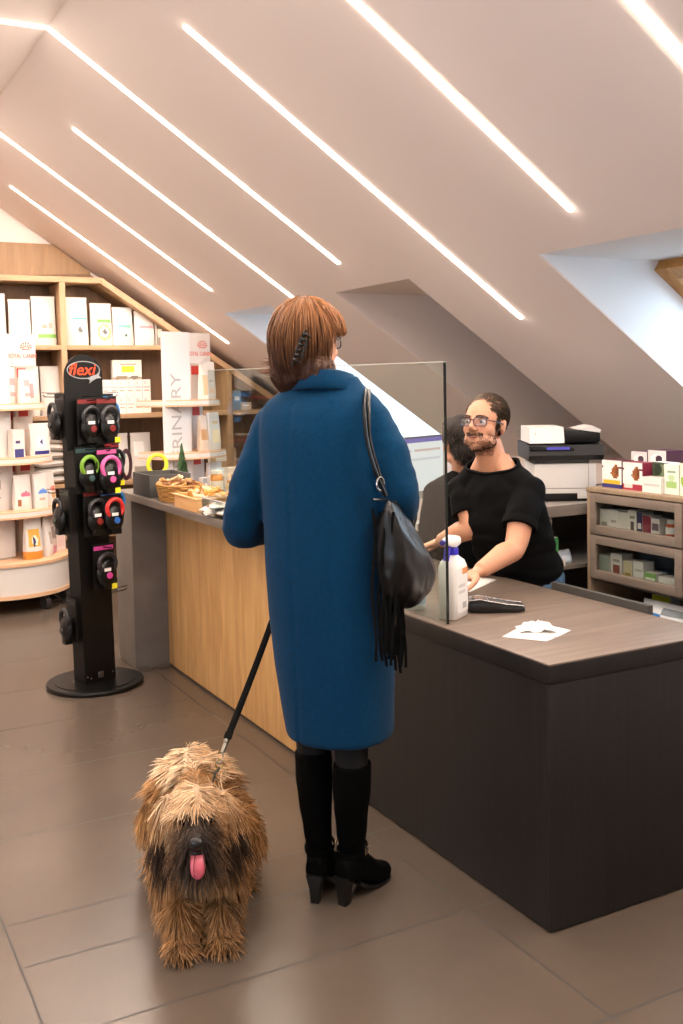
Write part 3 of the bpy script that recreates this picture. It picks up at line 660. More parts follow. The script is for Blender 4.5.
def leash_pack(loc, rz, ring, accent, label, big=1., strap=None):
    p = thing('leash_pack', label, 'leash', loc, rz, 'retractable leashes on the black stand'); p.scale = (1.3, 1.25, 1.28)
    m = M(); m.prism([(-.045, .02), (.045, .02), (.045, -.16), (-.045, -.16)], -.001, .001, 'xz'); m.obj('backing_card', mat('card_black', '#0c0b0b', .5, spec=.3), p)
    m = M(); m.prism([(-.042, .012), (.042, .012), (.042, -.004), (-.042, -.004)], -.0022, -.0011, 'xz'); m.obj('card_band', mat('band_'+accent, accent, .45), p)
    m = M(); c = (0, -.022, -.095); m.ell(c, (.041*big, .021, .052*big)); m.box(-.018, .018, -.036, -.008, -.155, -.12, .004); cs = m.obj('case', CBLK, p)
    m = M(); k = 24; m.tube([(.0+.034*big*math.cos(2*PI*i/k), -.030, -.055+.036*big*math.sin(2*PI*i/k)) for i in range(k)], .0085, 8, closed=True); m.obj('handle', mat('handle_'+ring, ring, .35), p)
    m = M(); m.lathe([(0, 0), (.013, 0), (.012, .004), (0, .005)], n=14); o = m.obj('button', mat('handle_'+accent, accent, .35), cs); o.location = (.0, -.0432, -.10); o.rotation_euler = (R(90), 0, 0)
    if big != 1. or 'right one' in label: m = M(); m.box(.012, .036, -.036, -.034, -.155, -.135); m.obj('price_sticker', mat('yellow_sticker', '#e6dc2c', .5), p)
    if ring != '#1a1a1c': m = M(); m.box(-.022, .006, -.0445, -.043, -.082, -.07); m.obj('case_label', mat('white_sticker', '#e4e0dc', .5), p)
    if strap:
        m = M(); k = 20; pts = [(.055+.026*math.cos(2*PI*i/k), -.03, -.075+.055*math.sin(2*PI*i/k)) for i in range(k)]; m.tube(pts, [(.010, .0022)]*k, 8, closed=True, up=(0, 1, 0)); m.obj('strap', mat('strap_'+strap, strap, .6), p)
    return p
import itertools
def on_stand(x, y, z): return Matrix.Translation(V(LS)) @ Matrix.Rotation(R(17), 4, 'Z') @ V((x+LEAN*z, y, z))
a17 = R(17)
leash_pack(on_stand(-.03, -.1, 1.432), a17, '#1d1d20', '#7a2220', 'black leash pack on the top front hook below the logo, left one')
leash_pack(on_stand(.055, -.135, 1.432), a17, '#26262a', '#7a2220', 'black leash pack on the top front hook, right one with grey ring')
leash_pack(on_stand(.145, 0, 1.447), a17+R(25), '#2f7fc1', '#2f7fc1', 'black and blue leash pack on the top right hook')
leash_pack(on_stand(-.05, -.095, 1.192), a17, '#6f9a2c', '#2f4a4c', 'black leash pack with a green ring, left of the pink ringed one')
leash_pack(on_stand(.04, -.14, 1.182), a17, '#d05a98', '#d05a98', 'leash pack with a pink ring handle on the second hook', 1.1)
leash_pack(on_stand(.155, 0, 1.202), a17+R(15), '#17171a', '#8f1c26', 'black and red leash pack with a hanging strap loop, second tier right', 1.15, '#3a1519')
leash_pack(on_stand(-.02, -.10, .977), a17, '#1d1d20', '#7a2220', 'plain black leash pack on the third front hook')
leash_pack(on_stand(.055, -.135, .977), a17, '#c02c28', '#2f66b5', 'leash pack with a red ring and blue card on the third tier')
leash_pack(on_stand(.15, 0, .992), a17+R(10), '#2f7fc1', '#3a3a3e', 'dark leash pack half hidden behind the red ringed one, third tier')
leash_pack(on_stand(.02, -.1, .702), a17, '#232024', '#c9408f', 'black leash pack with pink button, alone on the lowest front hook', 1.05)
leash_pack(on_stand(-.122, 0, 1.452), a17-R(97), '#1a1a1c', '#1c1c1e', 'black leash pack on the top left side of the stand')
leash_pack(on_stand(-.122, 0, .982), a17-R(97), '#1a1a1c', '#26301f', 'black leash pack on the middle left side of the stand')
leash_pack(on_stand(-.115, 0, .432), a17-R(97), '#1a1a1c', '#1c1c1e', 'black leash pack on the lowest left hook of the stand')
# ================================================================ things on the oak counter
ZC = .9405
GREYBOX = mat('grey_felt', '#474441', rough=.8, bump=(200, .2, .001))
m = M(); cx, cy, wx, wy, h = 1.685, 5.16, .22, .29, .115
def open_box(m, wx, wy, h, th, floor=.006):
    m.box(-wx/2, wx/2, -wy/2, -wy/2+th, 0, h, .002); m.box(-wx/2, wx/2, wy/2-th, wy/2, 0, h, .002)
    m.box(-wx/2, -wx/2+th, -wy/2+th, wy/2-th, 0, h, .001); m.box(wx/2-th, wx/2, -wy/2+th, wy/2-th, 0, h, .001); m.box(-wx/2+th, wx/2-th, -wy/2+th, wy/2-th, .001, floor)
open_box(m, wx, wy, h, .012)
o = m.obj('storage_crate', GREYBOX); o.location = (cx, cy, ZC); tag(o, 'dark grey open crate at the far end of the oak counter', 'crate')
WICK = wood('wicker', '#8a5d2c', '#c08f4c', axis=0, rough=.6, scale=3)
def basket(name, label, loc, rx, ry, h, wall, rings, col, flare=1.15):
    t = thing(name, label, 'basket', loc)
    m = M(); prof = []
    for i in range(rings+1):
        z = h*i/rings; r = 1+(flare-1)*i/rings
        pts = [(rx*r*math.cos(2*PI*j/40)*(1+.02*(-1)**(j//2+i)), ry*r*math.sin(2*PI*j/40)*(1+.02*(-1)**(j//2+i)), z+.005) for j in range(40)]
        m.tube(pts, h/rings*.62, 6, closed=True)
    m.obj('woven_wall', col, t)
    m = M(); m.lathe([(0, 0), (rx, 0), (rx, .006), (0, .006)], n=36, sy=ry/rx); m.obj('bottom', col, t)
    return t
basket('wicker_basket', 'brown wicker basket full of chew sticks on the oak counter', (1.665, 4.83, ZC), .085, .135, .075, .01, 7, WICK, 1.18)
CHEW = [mat('chew_tan', '#c99a5c', .6, var=(20, .2, '#a8743c')), mat('chew_cream', '#e6d2ae', .6, var=(20, .2, '#d0b283')), mat('chew_brown', '#8b5a2e', .6)]
rn = random.Random(5)
def chew_mesh(L_, r, bend, knots):
    m = M(); pts = [(math.sin(q*bend)*L_/2/max(bend, .01) if bend else q*L_/2, 0, (1-math.cos(q*bend))*L_/3) for q in [i/6-1 for i in range(13)]]
    m.tube(pts, [r*(1.35 if knots and (i < 2 or i > 10) else .85+.15*math.cos(i)) for i in range(13)], 8); return m
cm = [chew_mesh(.11, .0085, .35, True).mesh('chew_stick', CHEW[0]), chew_mesh(.10, .008, .6, False).mesh('chew_stick', CHEW[1]), chew_mesh(.09, .009, .25, True).mesh('chew_stick', CHEW[2])]
for i in range(34):
    o = bpy.data.objects.new('chew_stick', cm[i % 3 if i % 5 else 0]); COL.objects.link(o)
    a = rn.uniform(0, 2*PI); q = rn.random()**.5
    o.location = (1.665+.06*q*math.cos(a), 4.83+.105*q*math.sin(a), ZC+.052+.05*(1-q*q)+rn.uniform(-.012, .014)+(i > 20)*.012); o.rotation_euler = (rn.uniform(-.35, .35), rn.uniform(-.35, .35), rn.uniform(0, PI))
    tag(o, 'tan and cream chew stick heaped in the brown wicker basket', 'dog chew', 'chew sticks in the wicker basket')
# shallow birch tray with rolls
BIRCH = wood('birch_tray', '#c9935a', '#dfb27c', axis=1, rough=.5, stretch=8)
t = thing('treat_tray', 'pale birch tray heaped with dog biscuits, middle of the oak counter', 'tray', (1.662, 4.45, ZC))
m = M(); open_box(m, .20, .30, .055, .008); m.obj('tray_body', BIRCH, t)
m = M()
for x0, x1, y0, y1 in ((-.108, .108, -.158, -.144), (-.108, .108, .144, .158), (-.108, -.094, -.144, .144), (.094, .108, -.144, .144)): m.box(x0, x1, y0, y1, .0555, .063, .002)
m.obj('rim', BIRCH, t)
cmb = [chew_mesh(.075, .013, .2, True).mesh('dog_biscuit', mat('biscuit_gold', '#cf9c4a', .6, var=(25, .2, '#a9702c'))), chew_mesh(.07, .012, .3, False).mesh('dog_biscuit', mat('biscuit_pale', '#dcc19a', .6))]
for i in range(30):
    o = bpy.data.objects.new('dog_biscuit', cmb[i % 2]); COL.objects.link(o)
    o.location = (1.662+rn.uniform(-.068, .068), 4.45+rn.uniform(-.115, .115), ZC+.022+.018*(i//8)); o.rotation_euler = (rn.uniform(-.25, .25), rn.uniform(-.25, .25), rn.uniform(0, PI))
    tag(o, 'golden biscuit roll heaped in the pale birch tray', 'dog biscuit', 'biscuits in the birch tray')
# clear box of packets
CLR = glass('acrylic', '#e9edee', base=.08)
t = thing('acrylic_box', 'clear acrylic box of small packets nearest the coat sleeve', 'box', (1.66, 4.06, ZC))
m = M(); open_box(m, .20, .34, .075, .004); m.obj('box_body', CLR, t, smooth=False)
m = M(); k = .0765
m.tube([(-.1, -.17, k), (.1, -.17, k), (.1, .17, k), (-.1, .17, k)], .0025, 6, closed=True); m.obj('rim', mat('acrylic_edge', '#c9ccca', .2), t)
pcs = [('#d9d2c6', '#8d8577'), ('#e8e2d4', '#caa54a'), ('#b7b1a8', '#5d5950'), ('#dfdad2', '#b0553a')]
for i in range(16):
    c0, c1 = pcs[i % 4]
    mb = pouch_mesh(.06, .085, .014, bands(c0, (.15, .85, .3, .6, c1)), 4, 6, seed=i)
    place_pack(mb, 'treat_packet', 'small printed packet jumbled inside the clear acrylic box', 'packet', (1.66+rn.uniform(-.06, .06), 4.06-.12+.24*(i % 8)/7, ZC+.03+.018*(i//8)), rn.uniform(0, PI), 'packets in the acrylic box', PRINT, -PI/2+rn.uniform(-.4, .2))
# small conifer, jar, bottles and packs farther along
t = thing('toy_conifer', 'small dark green conifer on the counter before the banner', 'plant', (at(182, 460, 1, 5.405).x, 5.405, ZC))
m = M(); m.lathe([(0, 0), (.024, 0), (.03, .045), (.0, .045)], n=18); m.obj('pot', mat('terracotta_dark', '#5a4636', .7), t)
P_ = []; cc = []
for i in range(420):
    h = rn.random(); z = .05+h*.19; a = rn.uniform(0, 2*PI); r = (1-h)*.042+.006
    p0 = V((0, 0, z+.01)); p1 = V((r*math.cos(a), r*math.sin(a), z-.012)); P_.append([p0, p0.lerp(p1, .5)+V((0, 0, .004)), p1]); g = rn.uniform(.7, 1.3); cc.append(((.02*g, .05*g, .015*g), (.05*g, .12*g, .035*g)))
strands('needles', P_, .0035, printed('needle_green', .6), t, cc)
m = M(); m.lathe([(.006, .04), (.004, .24)], n=8); m.obj('stem', mat('bark', '#4a3422', .8), t)
def jar(loc, label, cbody, ccap, r, h, fill=None):
    t = thing('treat_jar', label, 'jar', loc)
    m = M(); m.lathe([(0, 0), (r*.95, 0), (r, .006), (r, h*.78), (r*.8, h*.86), (0, h*.86)], n=24); m.obj('jar_body', cbody, t)
    m = M(); m.lathe([(0, h*.865), (r*.86, h*.865), (r*.86, h), (0, h)], n=24); m.obj('lid', ccap, t)
    m = M(); m.lathe([(r*1.004, h*.25), (r*1.004, h*.6)], n=24); m.obj('label_band', mat('jar_label', '#efe6d8', .5), t); return t
jar((1.90, 4.92, ZC), 'jar with orange contents right of the small conifer', mat('amber_fill', '#c98233', .3), mat('jar_lid_white', '#e9e2d8', .4), .033, .13)
jar((1.88, 4.66, ZC), 'jar with a pale lid behind the birch tray', mat('cream_fill', '#d9c3a0', .3), mat('jar_lid_tan', '#b9895a', .4), .03, .10)
def loose(px, py, x, wd, d, h, c, bs, label, rz=0, kind='b', name='treat_carton', cat='carton'):
    p = at(px, py, 0, x)
    mb = carton_mesh(wd, d, h, bands(c, *bs)) if kind == 'b' else pouch_mesh(wd, h, d, bands(c, *bs), 6, 8, seed=int(px))
    place_pack(mb, name, label, cat, (x, p.y, ZC), rz, None, CARD if kind == 'b' else PRINT)
def y_at(px, x):
    """distance along the counter at which something at x shows at photo column px"""
    lo, hi = 3.0, 7.0
    for _ in range(40):
        mid = (lo+hi)/2; v = V((x, mid, ZC-EYE)); c = 341.5+F_PX*v.dot(CR)/v.dot(CF)
        if c > px: lo = mid
        else: hi = mid
    return lo
def on_counter(px, x, *a, **k):
    y = y_at(px, x); wd, d, h, c, bs, label = a
    kind = k.get('kind', 'b')
    mb = carton_mesh(wd, d, h, bands(c, *bs)) if kind == 'b' else pouch_mesh(wd, h, d, bands(c, *bs), 6, 8, seed=int(px))
    place_pack(mb, k.get('name', 'treat_carton'), label, k.get('cat', 'carton'), (x, y, ZC), k.get('rz', R(10)), None, CARD if kind == 'b' else PRINT)
on_counter(222, 1.93, .06, .03, .14, '#b9c2c9', ((.2, .8, .3, .7, '#8fa3b3'),), 'bluish white pouch behind the glass, right of the jars', kind='p', name='treat_pouch', cat='pouch')
on_counter(233, 1.90, .07, .04, .16, '#d9c7b6', ((.2, .8, .5, .8, '#a9655a'),), 'beige carton with red mark behind the glass', )
on_counter(241, 1.93, .06, .04, .11, '#c7b8a8', ((.2, .8, .2, .5, '#7d5f4c'),), 'low brown and beige carton behind the glass near the sleeve')
on_counter(213, 1.92, .05, .03, .09, '#ece6dd', ((.2, .8, .3, .6, '#c0392b'),), 'little white carton with red print behind the glass')
on_counter(207, 1.95, .07, .04, .07, '#8a8f93', ((.2, .8, .3, .6, '#d9d9d9'),), 'low grey tin-like carton behind the biscuit tray')
on_counter(252, 1.92, .07, .04, .15, '#c9b49a', ((.2, .8, .3, .6, '#8d6a4c'),), 'tan carton behind the glass touching the coat outline')
# bone shaped and round cookies lying between trays
for i, (x, y) in enumerate(((1.72, 4.655), (1.70, 4.27), (1.62, 4.655))):
    m = M(); m.lathe([(0, 0), (.03, 0), (.033, .006), (.03, .014), (0, .016)], n=18); o = m.obj('dog_cookie', mat('cookie', '#b98a55', .7, var=(40, .2, '#80562e'))); o.location = (x, y, ZC)
    tag(o, ['round brown cookie between wicker basket and birch tray, glass side', 'round brown cookie between birch tray and clear box', 'round brown cookie at the counter edge beside the wicker basket'][i], 'dog cookie')
# roll of yellow tape on the crate's rear
t = thing('tape_roll', 'bright yellow ring toy standing behind the grey crate', 'toy', (at(157, 455, 1, 5.36).x, 5.36, ZC))
m = M(); k = 28; m.tube([(.052*math.cos(2*PI*i/k), 0, .142+.052*math.sin(2*PI*i/k)) for i in range(k)], .011, 10, closed=True); m.obj('ring', mat('yellow_rubber', '#e8e13a', .4), t)
m = M(); m.box(-.03, .03, -.02, .02, 0, .078, .002); m.obj('foot', mat('grey_foot', '#6a6764', .5), t)
# ================================================================ things on the dark desk
ZD = .7422
WPL = mat('white_plastic', '#e6e3df', rough=.35)
BLUEP = mat('blue_plastic', '#2a23a8', rough=.35)
bx, by = 1.853, 2.725
t = thing('spray_bottle', 'white disinfectant spray bottle with blue collar beside the glass edge', 'bottle', (bx, by, ZD), R(32))
m = M(); rings = []
for z, w_, d_, r in ((0, .098, .060, .014), (.004, .104, .066, .016), (.10, .104, .066, .016), (.165, .104, .066, .016), (.183, .09, .058, .02), (.196, .05, .04, .018), (.203, .034, .034, .016)):
    rings.append(rrect(w_, d_, r, 5, z))
m.loft(rings); bo = m.obj('bottle_body', WPL, t, angle=50)
m = M(); m.lathe([(0, .2035), (.0195, .2035), (.0195, .221), (.017, .226), (0, .226)], n=24); m.obj('collar', BLUEP, t)
m = M(); rings = []
for x, w_, h0, h1 in ((.040, .026, .238, .250), (.036, .03, .232, .258), (.0, .034, .226, .266), (-.03, .03, .232, .266), (-.058, .022, .242, .262), (-.072, .02, .244, .258)):
    rings.append([V((x, y*w_/2, h0+(h1-h0)*z)) for y, z in ((-1, .15), (-.8, 0), (.8, 0), (1, .15), (1, .75), (.6, 1), (-.6, 1), (-1, .75))])
m.loft(rings); m.obj('spray_head', WPL, t, angle=40)
m = M(); m.tube([(-.030, 0, .240), (-.042, 0, .224), (-.046, 0, .205), (-.052, 0, .19)], [(.011, .005)]*4, 8); m.cyl((-.072, 0, .251), (-.08, 0, .251), .009); m.obj('trigger', mat('violet_plastic', '#3b2fb0', .4), t)
m = M(); m.grid(lambda u, v: (-.042+.084*u, -.0336, .02+.14*v), 8, 14, bands('#e2dfdb', (.55, .98, .86, .98, '#cf8a55'), (.1, .9, .7, .74, '#b7b4b0'), (.1, .7, .58, .62, '#c3c0bc'), (.1, .8, .46, .5, '#c3c0bc'), (.1, .75, .34, .38, '#c3c0bc'), (.55, .9, .06, .24, '#a5a29e')))
m.obj('label', CARD, bo)
t = thing('cleaner_bottle', 'short bottle with bluish label just under the black handbag', 'bottle', (1.815, 2.895, ZD))
m = M(); m.lathe([(0, 0), (.034, 0), (.036, .004), (.036, .10), (.03, .115), (.013, .125), (.013, .135), (0, .135)], n=24); m.obj('bottle_body', mat('frosted', '#cfd6d8', .4), t)
m = M(); m.lathe([(.0364, .02), (.0364, .085)], n=24); m.obj('label', mat('bluegrey_label', '#8fa6bd', .5), t)
m = M(); m.lathe([(0, .1355), (.015, .1355), (.015, .155), (0, .155)], n=18); m.obj('cap', mat('cream_cap', '#d9cfc0', .4), t)
# card terminal
t = thing('card_terminal', 'black and silver card payment terminal lying on the dark desk', 'card terminal', (2.015, 2.715, ZD), R(-28))
sec = [(-.095, .052, .030, .006), (-.088, .060, .040, .003), (-.06, .066, .046, 0), (-.03, .068, .042, 0), (.02, .064, .032, 0), (.07, .06, .026, 0), (.092, .054, .020, .004)]
m = M(); rings = []
for x, w_, h, b0 in sec: rings.append([V((x, y*w_/2, b0+(h-b0)*z)) for y, z in ((-1, .15), (-.85, 0), (.85, 0), (1, .15), (1, .7), (.85, .95), (.6, 1), (-.6, 1), (-.85, .95), (-1, .7))])
m.loft(rings); bd = m.obj('case', mat('terminal_black', '#141414', .3), t, angle=45)
m = M()
for s in (-1, 1):
    P = [(-.09, s*.024, .041), (-.055, s*.034, .0465), (-.02, s*.0345, .0395), (.03, s*.033, .030), (.088, s*.028, .0225)]; m.tube(P, [(.004, .0025)]*5, 8)
m.tube([(-.03, s_*.0345, .0425+.001) for s_ in (-1, -.5, 0, .5, 1)], .0032, 8); m.obj('silver_trim', mat('terminal_silver', '#b9bbbd', .25, .9), t)
m = M(); m.add([(-.078, -.022, .0482), (-.04, -.024, .0462), (-.04, .024, .0462), (-.078, .022, .0482)], [(0, 1, 2, 3)]); m.add([(-.078, -.022, .044), (-.04, -.024, .042), (-.04, .024, .042), (-.078, .022, .044)], [(3, 2, 1, 0)]); m.obj('screen', mat('terminal_screen', '#3a4446', .15), t)
m = M()
for i in range(4):
    for j in range(3): x = -.012+i*.021; z = .0385-(.0+i*.0038); m.box(x-.0065, x+.0065, -.019+j*.019-.006, -.019+j*.019+.006, z-.003, z+.0018, .001)
m.obj('keypad', mat('key_grey', '#4a4b4d', .5), t)
# sheet and crumpled tissue
PAP = mat('paper', '#ece8e2', rough=.7)
p0, p1, p2, p3 = [at(x, y, 2, ZD) for x, y in ((502, 637), (531, 621), (571, 631), (546, 641.5))]
m = M(); m.grid(lambda u, v: (p0*(1-u)*(1-v)+p3*u*(1-v)+p2*u*v+p1*(1-u)*v)+V((0, 0, .0012+.0015*math.sin(u*5)*math.sin(v*4))), 8, 8, None)
o = m.obj('paper_sheet', PAP, fix=False); md = o.modifiers.new('t', 'SOLIDIFY'); md.thickness = .0006; tag(o, 'white paper sheet lying on the dark desk under the crumpled tissue', 'paper')
m = M(); c = at(536, 631, 2, ZD); rn2 = random.Random(3)
def crump(u, v):
    x, y = (u-.5)*.115, (v-.5)*.07; n = noise.fractal(V((u*5, v*4, 1.7)), 1, 2, 3)
    return (c.x+x*math.cos(-.5)-y*math.sin(-.5)+.012*noise.noise(V((u*6, v*6, 9))), c.y+x*math.sin(-.5)+y*math.cos(-.5), ZD+.004+max(0, .024*(1-abs(2*u-1)**2)*(1-abs(2*v-1)**2)+.014*n*(1-abs(2*u-1)**2)+.003))
m.grid(crump, 26, 20); o = m.obj('crumpled_tissue', mat('tissue', '#f0ece8', .85), fix=False, angle=180); md = o.modifiers.new('t', 'SOLIDIFY'); md.thickness = .0008; tag(o, 'crumpled white tissue on the paper sheet', 'tissue')
q = [at(x, y, 2, ZD) for x, y in ((452, 588), (470, 592), (497, 580), (478, 577))]
m = M(); m.grid(lambda u, v: (q[0]*(1-u)*(1-v)+q[1]*u*(1-v)+q[2]*u*v+q[3]*(1-u)*v)+V((0, 0, .001)), 4, 4); o = m.obj('receipt', PAP, fix=False); md = o.modifiers.new('t', 'SOLIDIFY'); md.thickness = .0006; tag(o, 'white slip of paper under the man\'s hands', 'paper')
# ================================================================ behind the desk: cabinet, printer, monitor
TAUPE = wood('taupe_wood', '#6f6257', '#86776a', axis=1, rough=.5, stretch=10); TAUPEZ = wood('taupe_wood_upright', '#8c7660', '#a18a70', axis=2, rough=.5, stretch=10)
CX, CY0, CY1, CZ = 2.95, 2.775, 3.325, 1.045
t = thing('drawer_cabinet', 'taupe cabinet with two glass fronted drawers beside the printer table', 'cabinet', (CX, CY0, 0)); D = .42; Wd = CY1-CY0
m = M(); m.box(0, D, 0, .018, .0, CZ-.019, .001); m.box(0, D, Wd-.018, Wd, 0, CZ-.019, .001); m.box(D-.008, D, .019, Wd-.019, 0, CZ-.019); m.obj('carcass', TAUPEZ, t)
m = M(); m.box(-.004, D, -.002, Wd+.002, CZ-.018, CZ, .002); m.obj('top_board', TAUPEZ, t)
for z in (.852, .662, .30): m = M(); m.box(.02, D-.01, .0185, Wd-.0185, z-.014, z); m.obj('shelf', TAUPE, t)
m = M(); m.box(.01, D-.01, .0185, Wd-.0185, .0, .05); m.obj('plinth', TAUPE, t)
CABGL = glass('drawer_glass', '#eef0ee', base=.05)
for z0, z1 in ((.853, 1.022), (.664, .846)):
    m = M(); y0, y1 = .022, Wd-.022; f = .034; fb = .036
    m.box(-.006, .014, y0, y0+f, z0, z1, .001); m.box(-.006, .014, y1-f, y1, z0, z1, .001); m.box(-.006, .014, y0+f, y1-f, z0, z0+fb, .001); m.box(-.006, .014, y0+f, y1-f, z1-fb, z1, .001)
    d = m.obj('drawer_front', TAUPE, t); m = M(); m.box(.002, .006, y0+f, y1-f, z0+fb, z1-fb); m.obj('glazing', CABGL, d, smooth=False)
def cab_item(y, z, wd, h, c, bs, label, d=.06, x=.022, rz=-PI/2, group=None, name='medicine_box', tilt=0):
    h *= 1.18 if h > .06 else 1.3; wd *= 1.08
    if z+h > (.984 if z > .8 else .808): h = (.984 if z > .8 else .808)-z
    o = place_pack(carton_mesh(wd, d, h, bands(c, *bs)), name, label, 'box', (CX+x+d/2, CY0+y, z+.0005), rz, group, CARD, tilt); return o
# y measured from the cabinet's near (right hand) side
up = [(.47, .052, .088, '#d6d2c9', ((.2, .8, .3, .5, '#9a958c'),), 'leftmost cream box behind the upper drawer glass'), (.415, .05, .09, '#dad6cd', ((.2, .8, .5, .6, '#a9a39a'),), 'second cream box from the left in the upper drawer'),
      (.36, .05, .086, '#d2cdc4', ((.1, .9, .1, .2, '#a59f95'),), 'third cream box in the upper drawer'), (.308, .045, .098, '#dcd6cc', ((.3, .7, .3, .6, '#4a4640'), (.2, .8, .7, .8, '#8d867c')), 'cream box with a dark animal mark in the upper drawer'),
      (.268, .03, .095, '#262b52', ((.2, .8, .4, .6, '#d9d4cc'),), 'narrow navy box in the upper drawer'), (.228, .042, .085, '#7d2a3a', ((.2, .8, .0, .2, '#d9cfc6'),), 'dark red box in the upper drawer'),
      (.182, .04, .08, '#cfc8c4', ((.1, .9, .5, .8, '#6d5a62'),), 'white and plum box in the upper drawer')]
for y, w_, h, c, bs, lb in up: cab_item(y, .852, w_, h, c, bs, lb)
def cab_bottle(y, z, r, h, c, label):
    t = thing('medicine_bottle', label, 'bottle', (CX+.05, CY0+y, z))
    m = M(); m.lathe([(0, 0), (r, 0), (r, h*.75), (r*.7, h*.82), (0, h*.82)], n=18); m.obj('bottle_body', mat('bottle_'+c, c, .35), t)
    m = M(); m.lathe([(0, h*.825), (r*.75, h*.825), (r*.75, h), (0, h)], n=18); m.obj('cap', WPL, t)
    m = M(); m.lathe([(r*1.01, h*.42), (r*1.01, h*.7)], n=18); m.obj('label_band', WPL, t)
cab_bottle(.125, .8525, .022, .095, '#b5512c', 'orange brown bottle near the right end of the upper drawer')
cab_item(.075, .852, .045, .095, '#e3dfd8', ((.2, .8, .3, .6, '#b4aea6'),), 'tilted white box at the right end of the upper drawer', tilt=R(-12), d=.03, x=.04)
lo = [(.475, .06, .085, '#a9b0a6', ((.1, .9, .1, .9, '#9fa79c'),), 'grey green box at the left of the lower drawer'), (.40, .06, .098, '#d8d2ca', ((.2, .8, .35, .6, '#8b4f3f'), (.2, .8, .7, .8, '#9f978d')), 'white box with brown print in the lower drawer'),
      (.335, .045, .08, '#cbbf9c', ((.2, .8, .2, .5, '#a28b4c'),), 'mustard and cream box in the lower drawer'), (.275, .05, .085, '#dfdbd4', ((.1, .9, .6, .7, '#b9b3ab'),), 'plain white box right of the middle of the lower drawer'),
      (.21, .06, .05, '#7ea35a', ((.1, .9, .3, .7, '#dfe6d3'),), 'flat green and white box in the lower drawer'), (.12, .085, .045, '#dcd7cf', ((.1, .9, .4, .5, '#a9a49c'),), 'low white box at the right of the lower drawer')]
for y, w_, h, c, bs, lb in lo: cab_item(y, .662, w_, h, c, bs, lb)
cab_bottle(.305, .6625, .016, .06, '#c0562e', 'small orange bottle in the lower drawer')
for y, w_, h, c, bs, lb, x in ((.43, .085, .055, '#ddd6cb', ((.2, .8, .3, .6, '#8f877b'),), 'white carton in the open bay below the drawers', .06), (.235, .085, .11, '#c3c430', ((.2, .8, .3, .6, '#6f7a22'), (.6, .9, .6, .8, '#e9e6c9')), 'yellow green carton in the open bay below the drawers', .1),
        (.10, .06, .13, '#c9cf8a', ((.2, .8, .2, .6, '#e9e6d9'),), 'pale green carton in the open bay behind the blue and white pack', .16)):
    m = carton_mesh(w_, .07, h, bands(c, *bs)); place_pack(m, 'medicine_box', lb, 'box', (CX+x+.035, CY0+y, .512+.0005), R(-80), None, CARD)
t2 = M(); t2.box(.02, D-.01, .0185, Wd-.0185, .496, .511); t2.obj('shelf', TAUPE, t)
m = pouch_mesh(.26, .10, .10, bands('#dfe2e4', (.1, .5, .25, .6, '#3d82c4'), (.3, .7, .2, .4, '#dfe2e4'), (.5, .95, .55, .8, '#7a8288')), 14, 12, seed=71); place_pack(m, 'wipes_pack', 'white and blue soft pack in the open bay below the drawers', 'pack', (CX+.06, CY0+.155, .512), R(-90))
# boxes on the cabinet top
def top_box(y, w_, h, c, bs, label, d=.07, x=.05, z=CZ, rz=-PI/2, side=None, nu=14, nv=14):
    m = carton_mesh(w_, d, h, bands(c, *bs), side=side, nu=nu, nv=nv); place_pack(m, 'medicine_box', label, 'box', (CX+x+d/2, CY0+y, z+.0005), rz, None, CARD)
dogp = ((0, 1, .74, .80, '#6a2436'), ('o', .45, .62, .42, .26, '#efece6'), ('o', .70, .60, .19, .24, '#8a5026'), ('o', .56, .52, .1, .08, '#9a6236'), ('o', .78, .62, .07, .16, '#6d3b1c'))
top_box(.455, .115, .115, '#e9e6e0', ((0, 1, 0, .16, '#31306e'), (.1, .9, .17, .28, '#e0b12c'), (0, 1, .84, 1, '#e9e6e0'))+dogp, 'white box with brown dog picture and yellow and navy foot on cabinet top', side=C('#5a2033'))
top_box(.335, .11, .113, '#e9e6e0', ((0, 1, 0, .24, '#a03040'), (.1, .5, .05, .18, '#d9d3cc'))+dogp, 'white box with a tan dog picture and a red foot on the cabinet top', side=C('#7c2338'))
top_box(.215, .10, .062, '#e4e1db', ((.1, .9, .45, .55, '#c9c5be'),), 'low white carton on the cabinet top under the dark leafy picture', d=.05, x=.035)
top_box(.215, .10, .118, '#3f4a36', (('o', .6, .6, .3, .35, '#6a7557'), ('o', .3, .75, .2, .2, '#25301f'), (.6, .9, .8, .95, '#8d8a74')), 'dark leafy green patterned box behind the low white carton', d=.05, x=.09)
top_box(.125, .075, .118, '#dfe4d6', ((.15, .85, .2, .4, '#9dbf72'), (.2, .8, .7, .82, '#8fa383'), ('o', .5, .55, .25, .1, '#b9cf9d')), 'white and soft green box on the cabinet top')
top_box(.045, .075, .125, '#dfe6cf', ((.62, 1, 0, 1, '#a9c22e'), ('o', .3, .45, .22, .18, '#8fb43a')), 'white box with a lime green side on the cabinet top', side=C('#a4bf2a'))
top_box(.41, .09, .06, '#d9d2ce', ((0, 1, 0, .15, '#55203a'), ('o', .5, .5, .36, .3, '#efece6'), ('o', .6, .5, .2, .2, '#4a3140')), 'plum and white box lying behind the dog boxes, left one', x=.16, z=CZ+.088, d=.1, side=C('#4a2036'))
top_box(.31, .10, .07, '#d9d2ce', ((0, 1, 0, .15, '#55203a'), ('o', .5, .5, .36, .3, '#efece6'), ('o', .6, .5, .2, .24, '#3f2a39')), 'plum and white box lying behind the dog boxes, right one', x=.16, z=CZ+.088, d=.1, side=C('#4a2036'))
for y, lb in ((.41, 'plain grey carton under the left plum and white box'), (.31, 'plain grey carton under the right plum and white box')): top_box(y, .085, .087, '#6a5f63', (), lb, x=.165, d=.09)
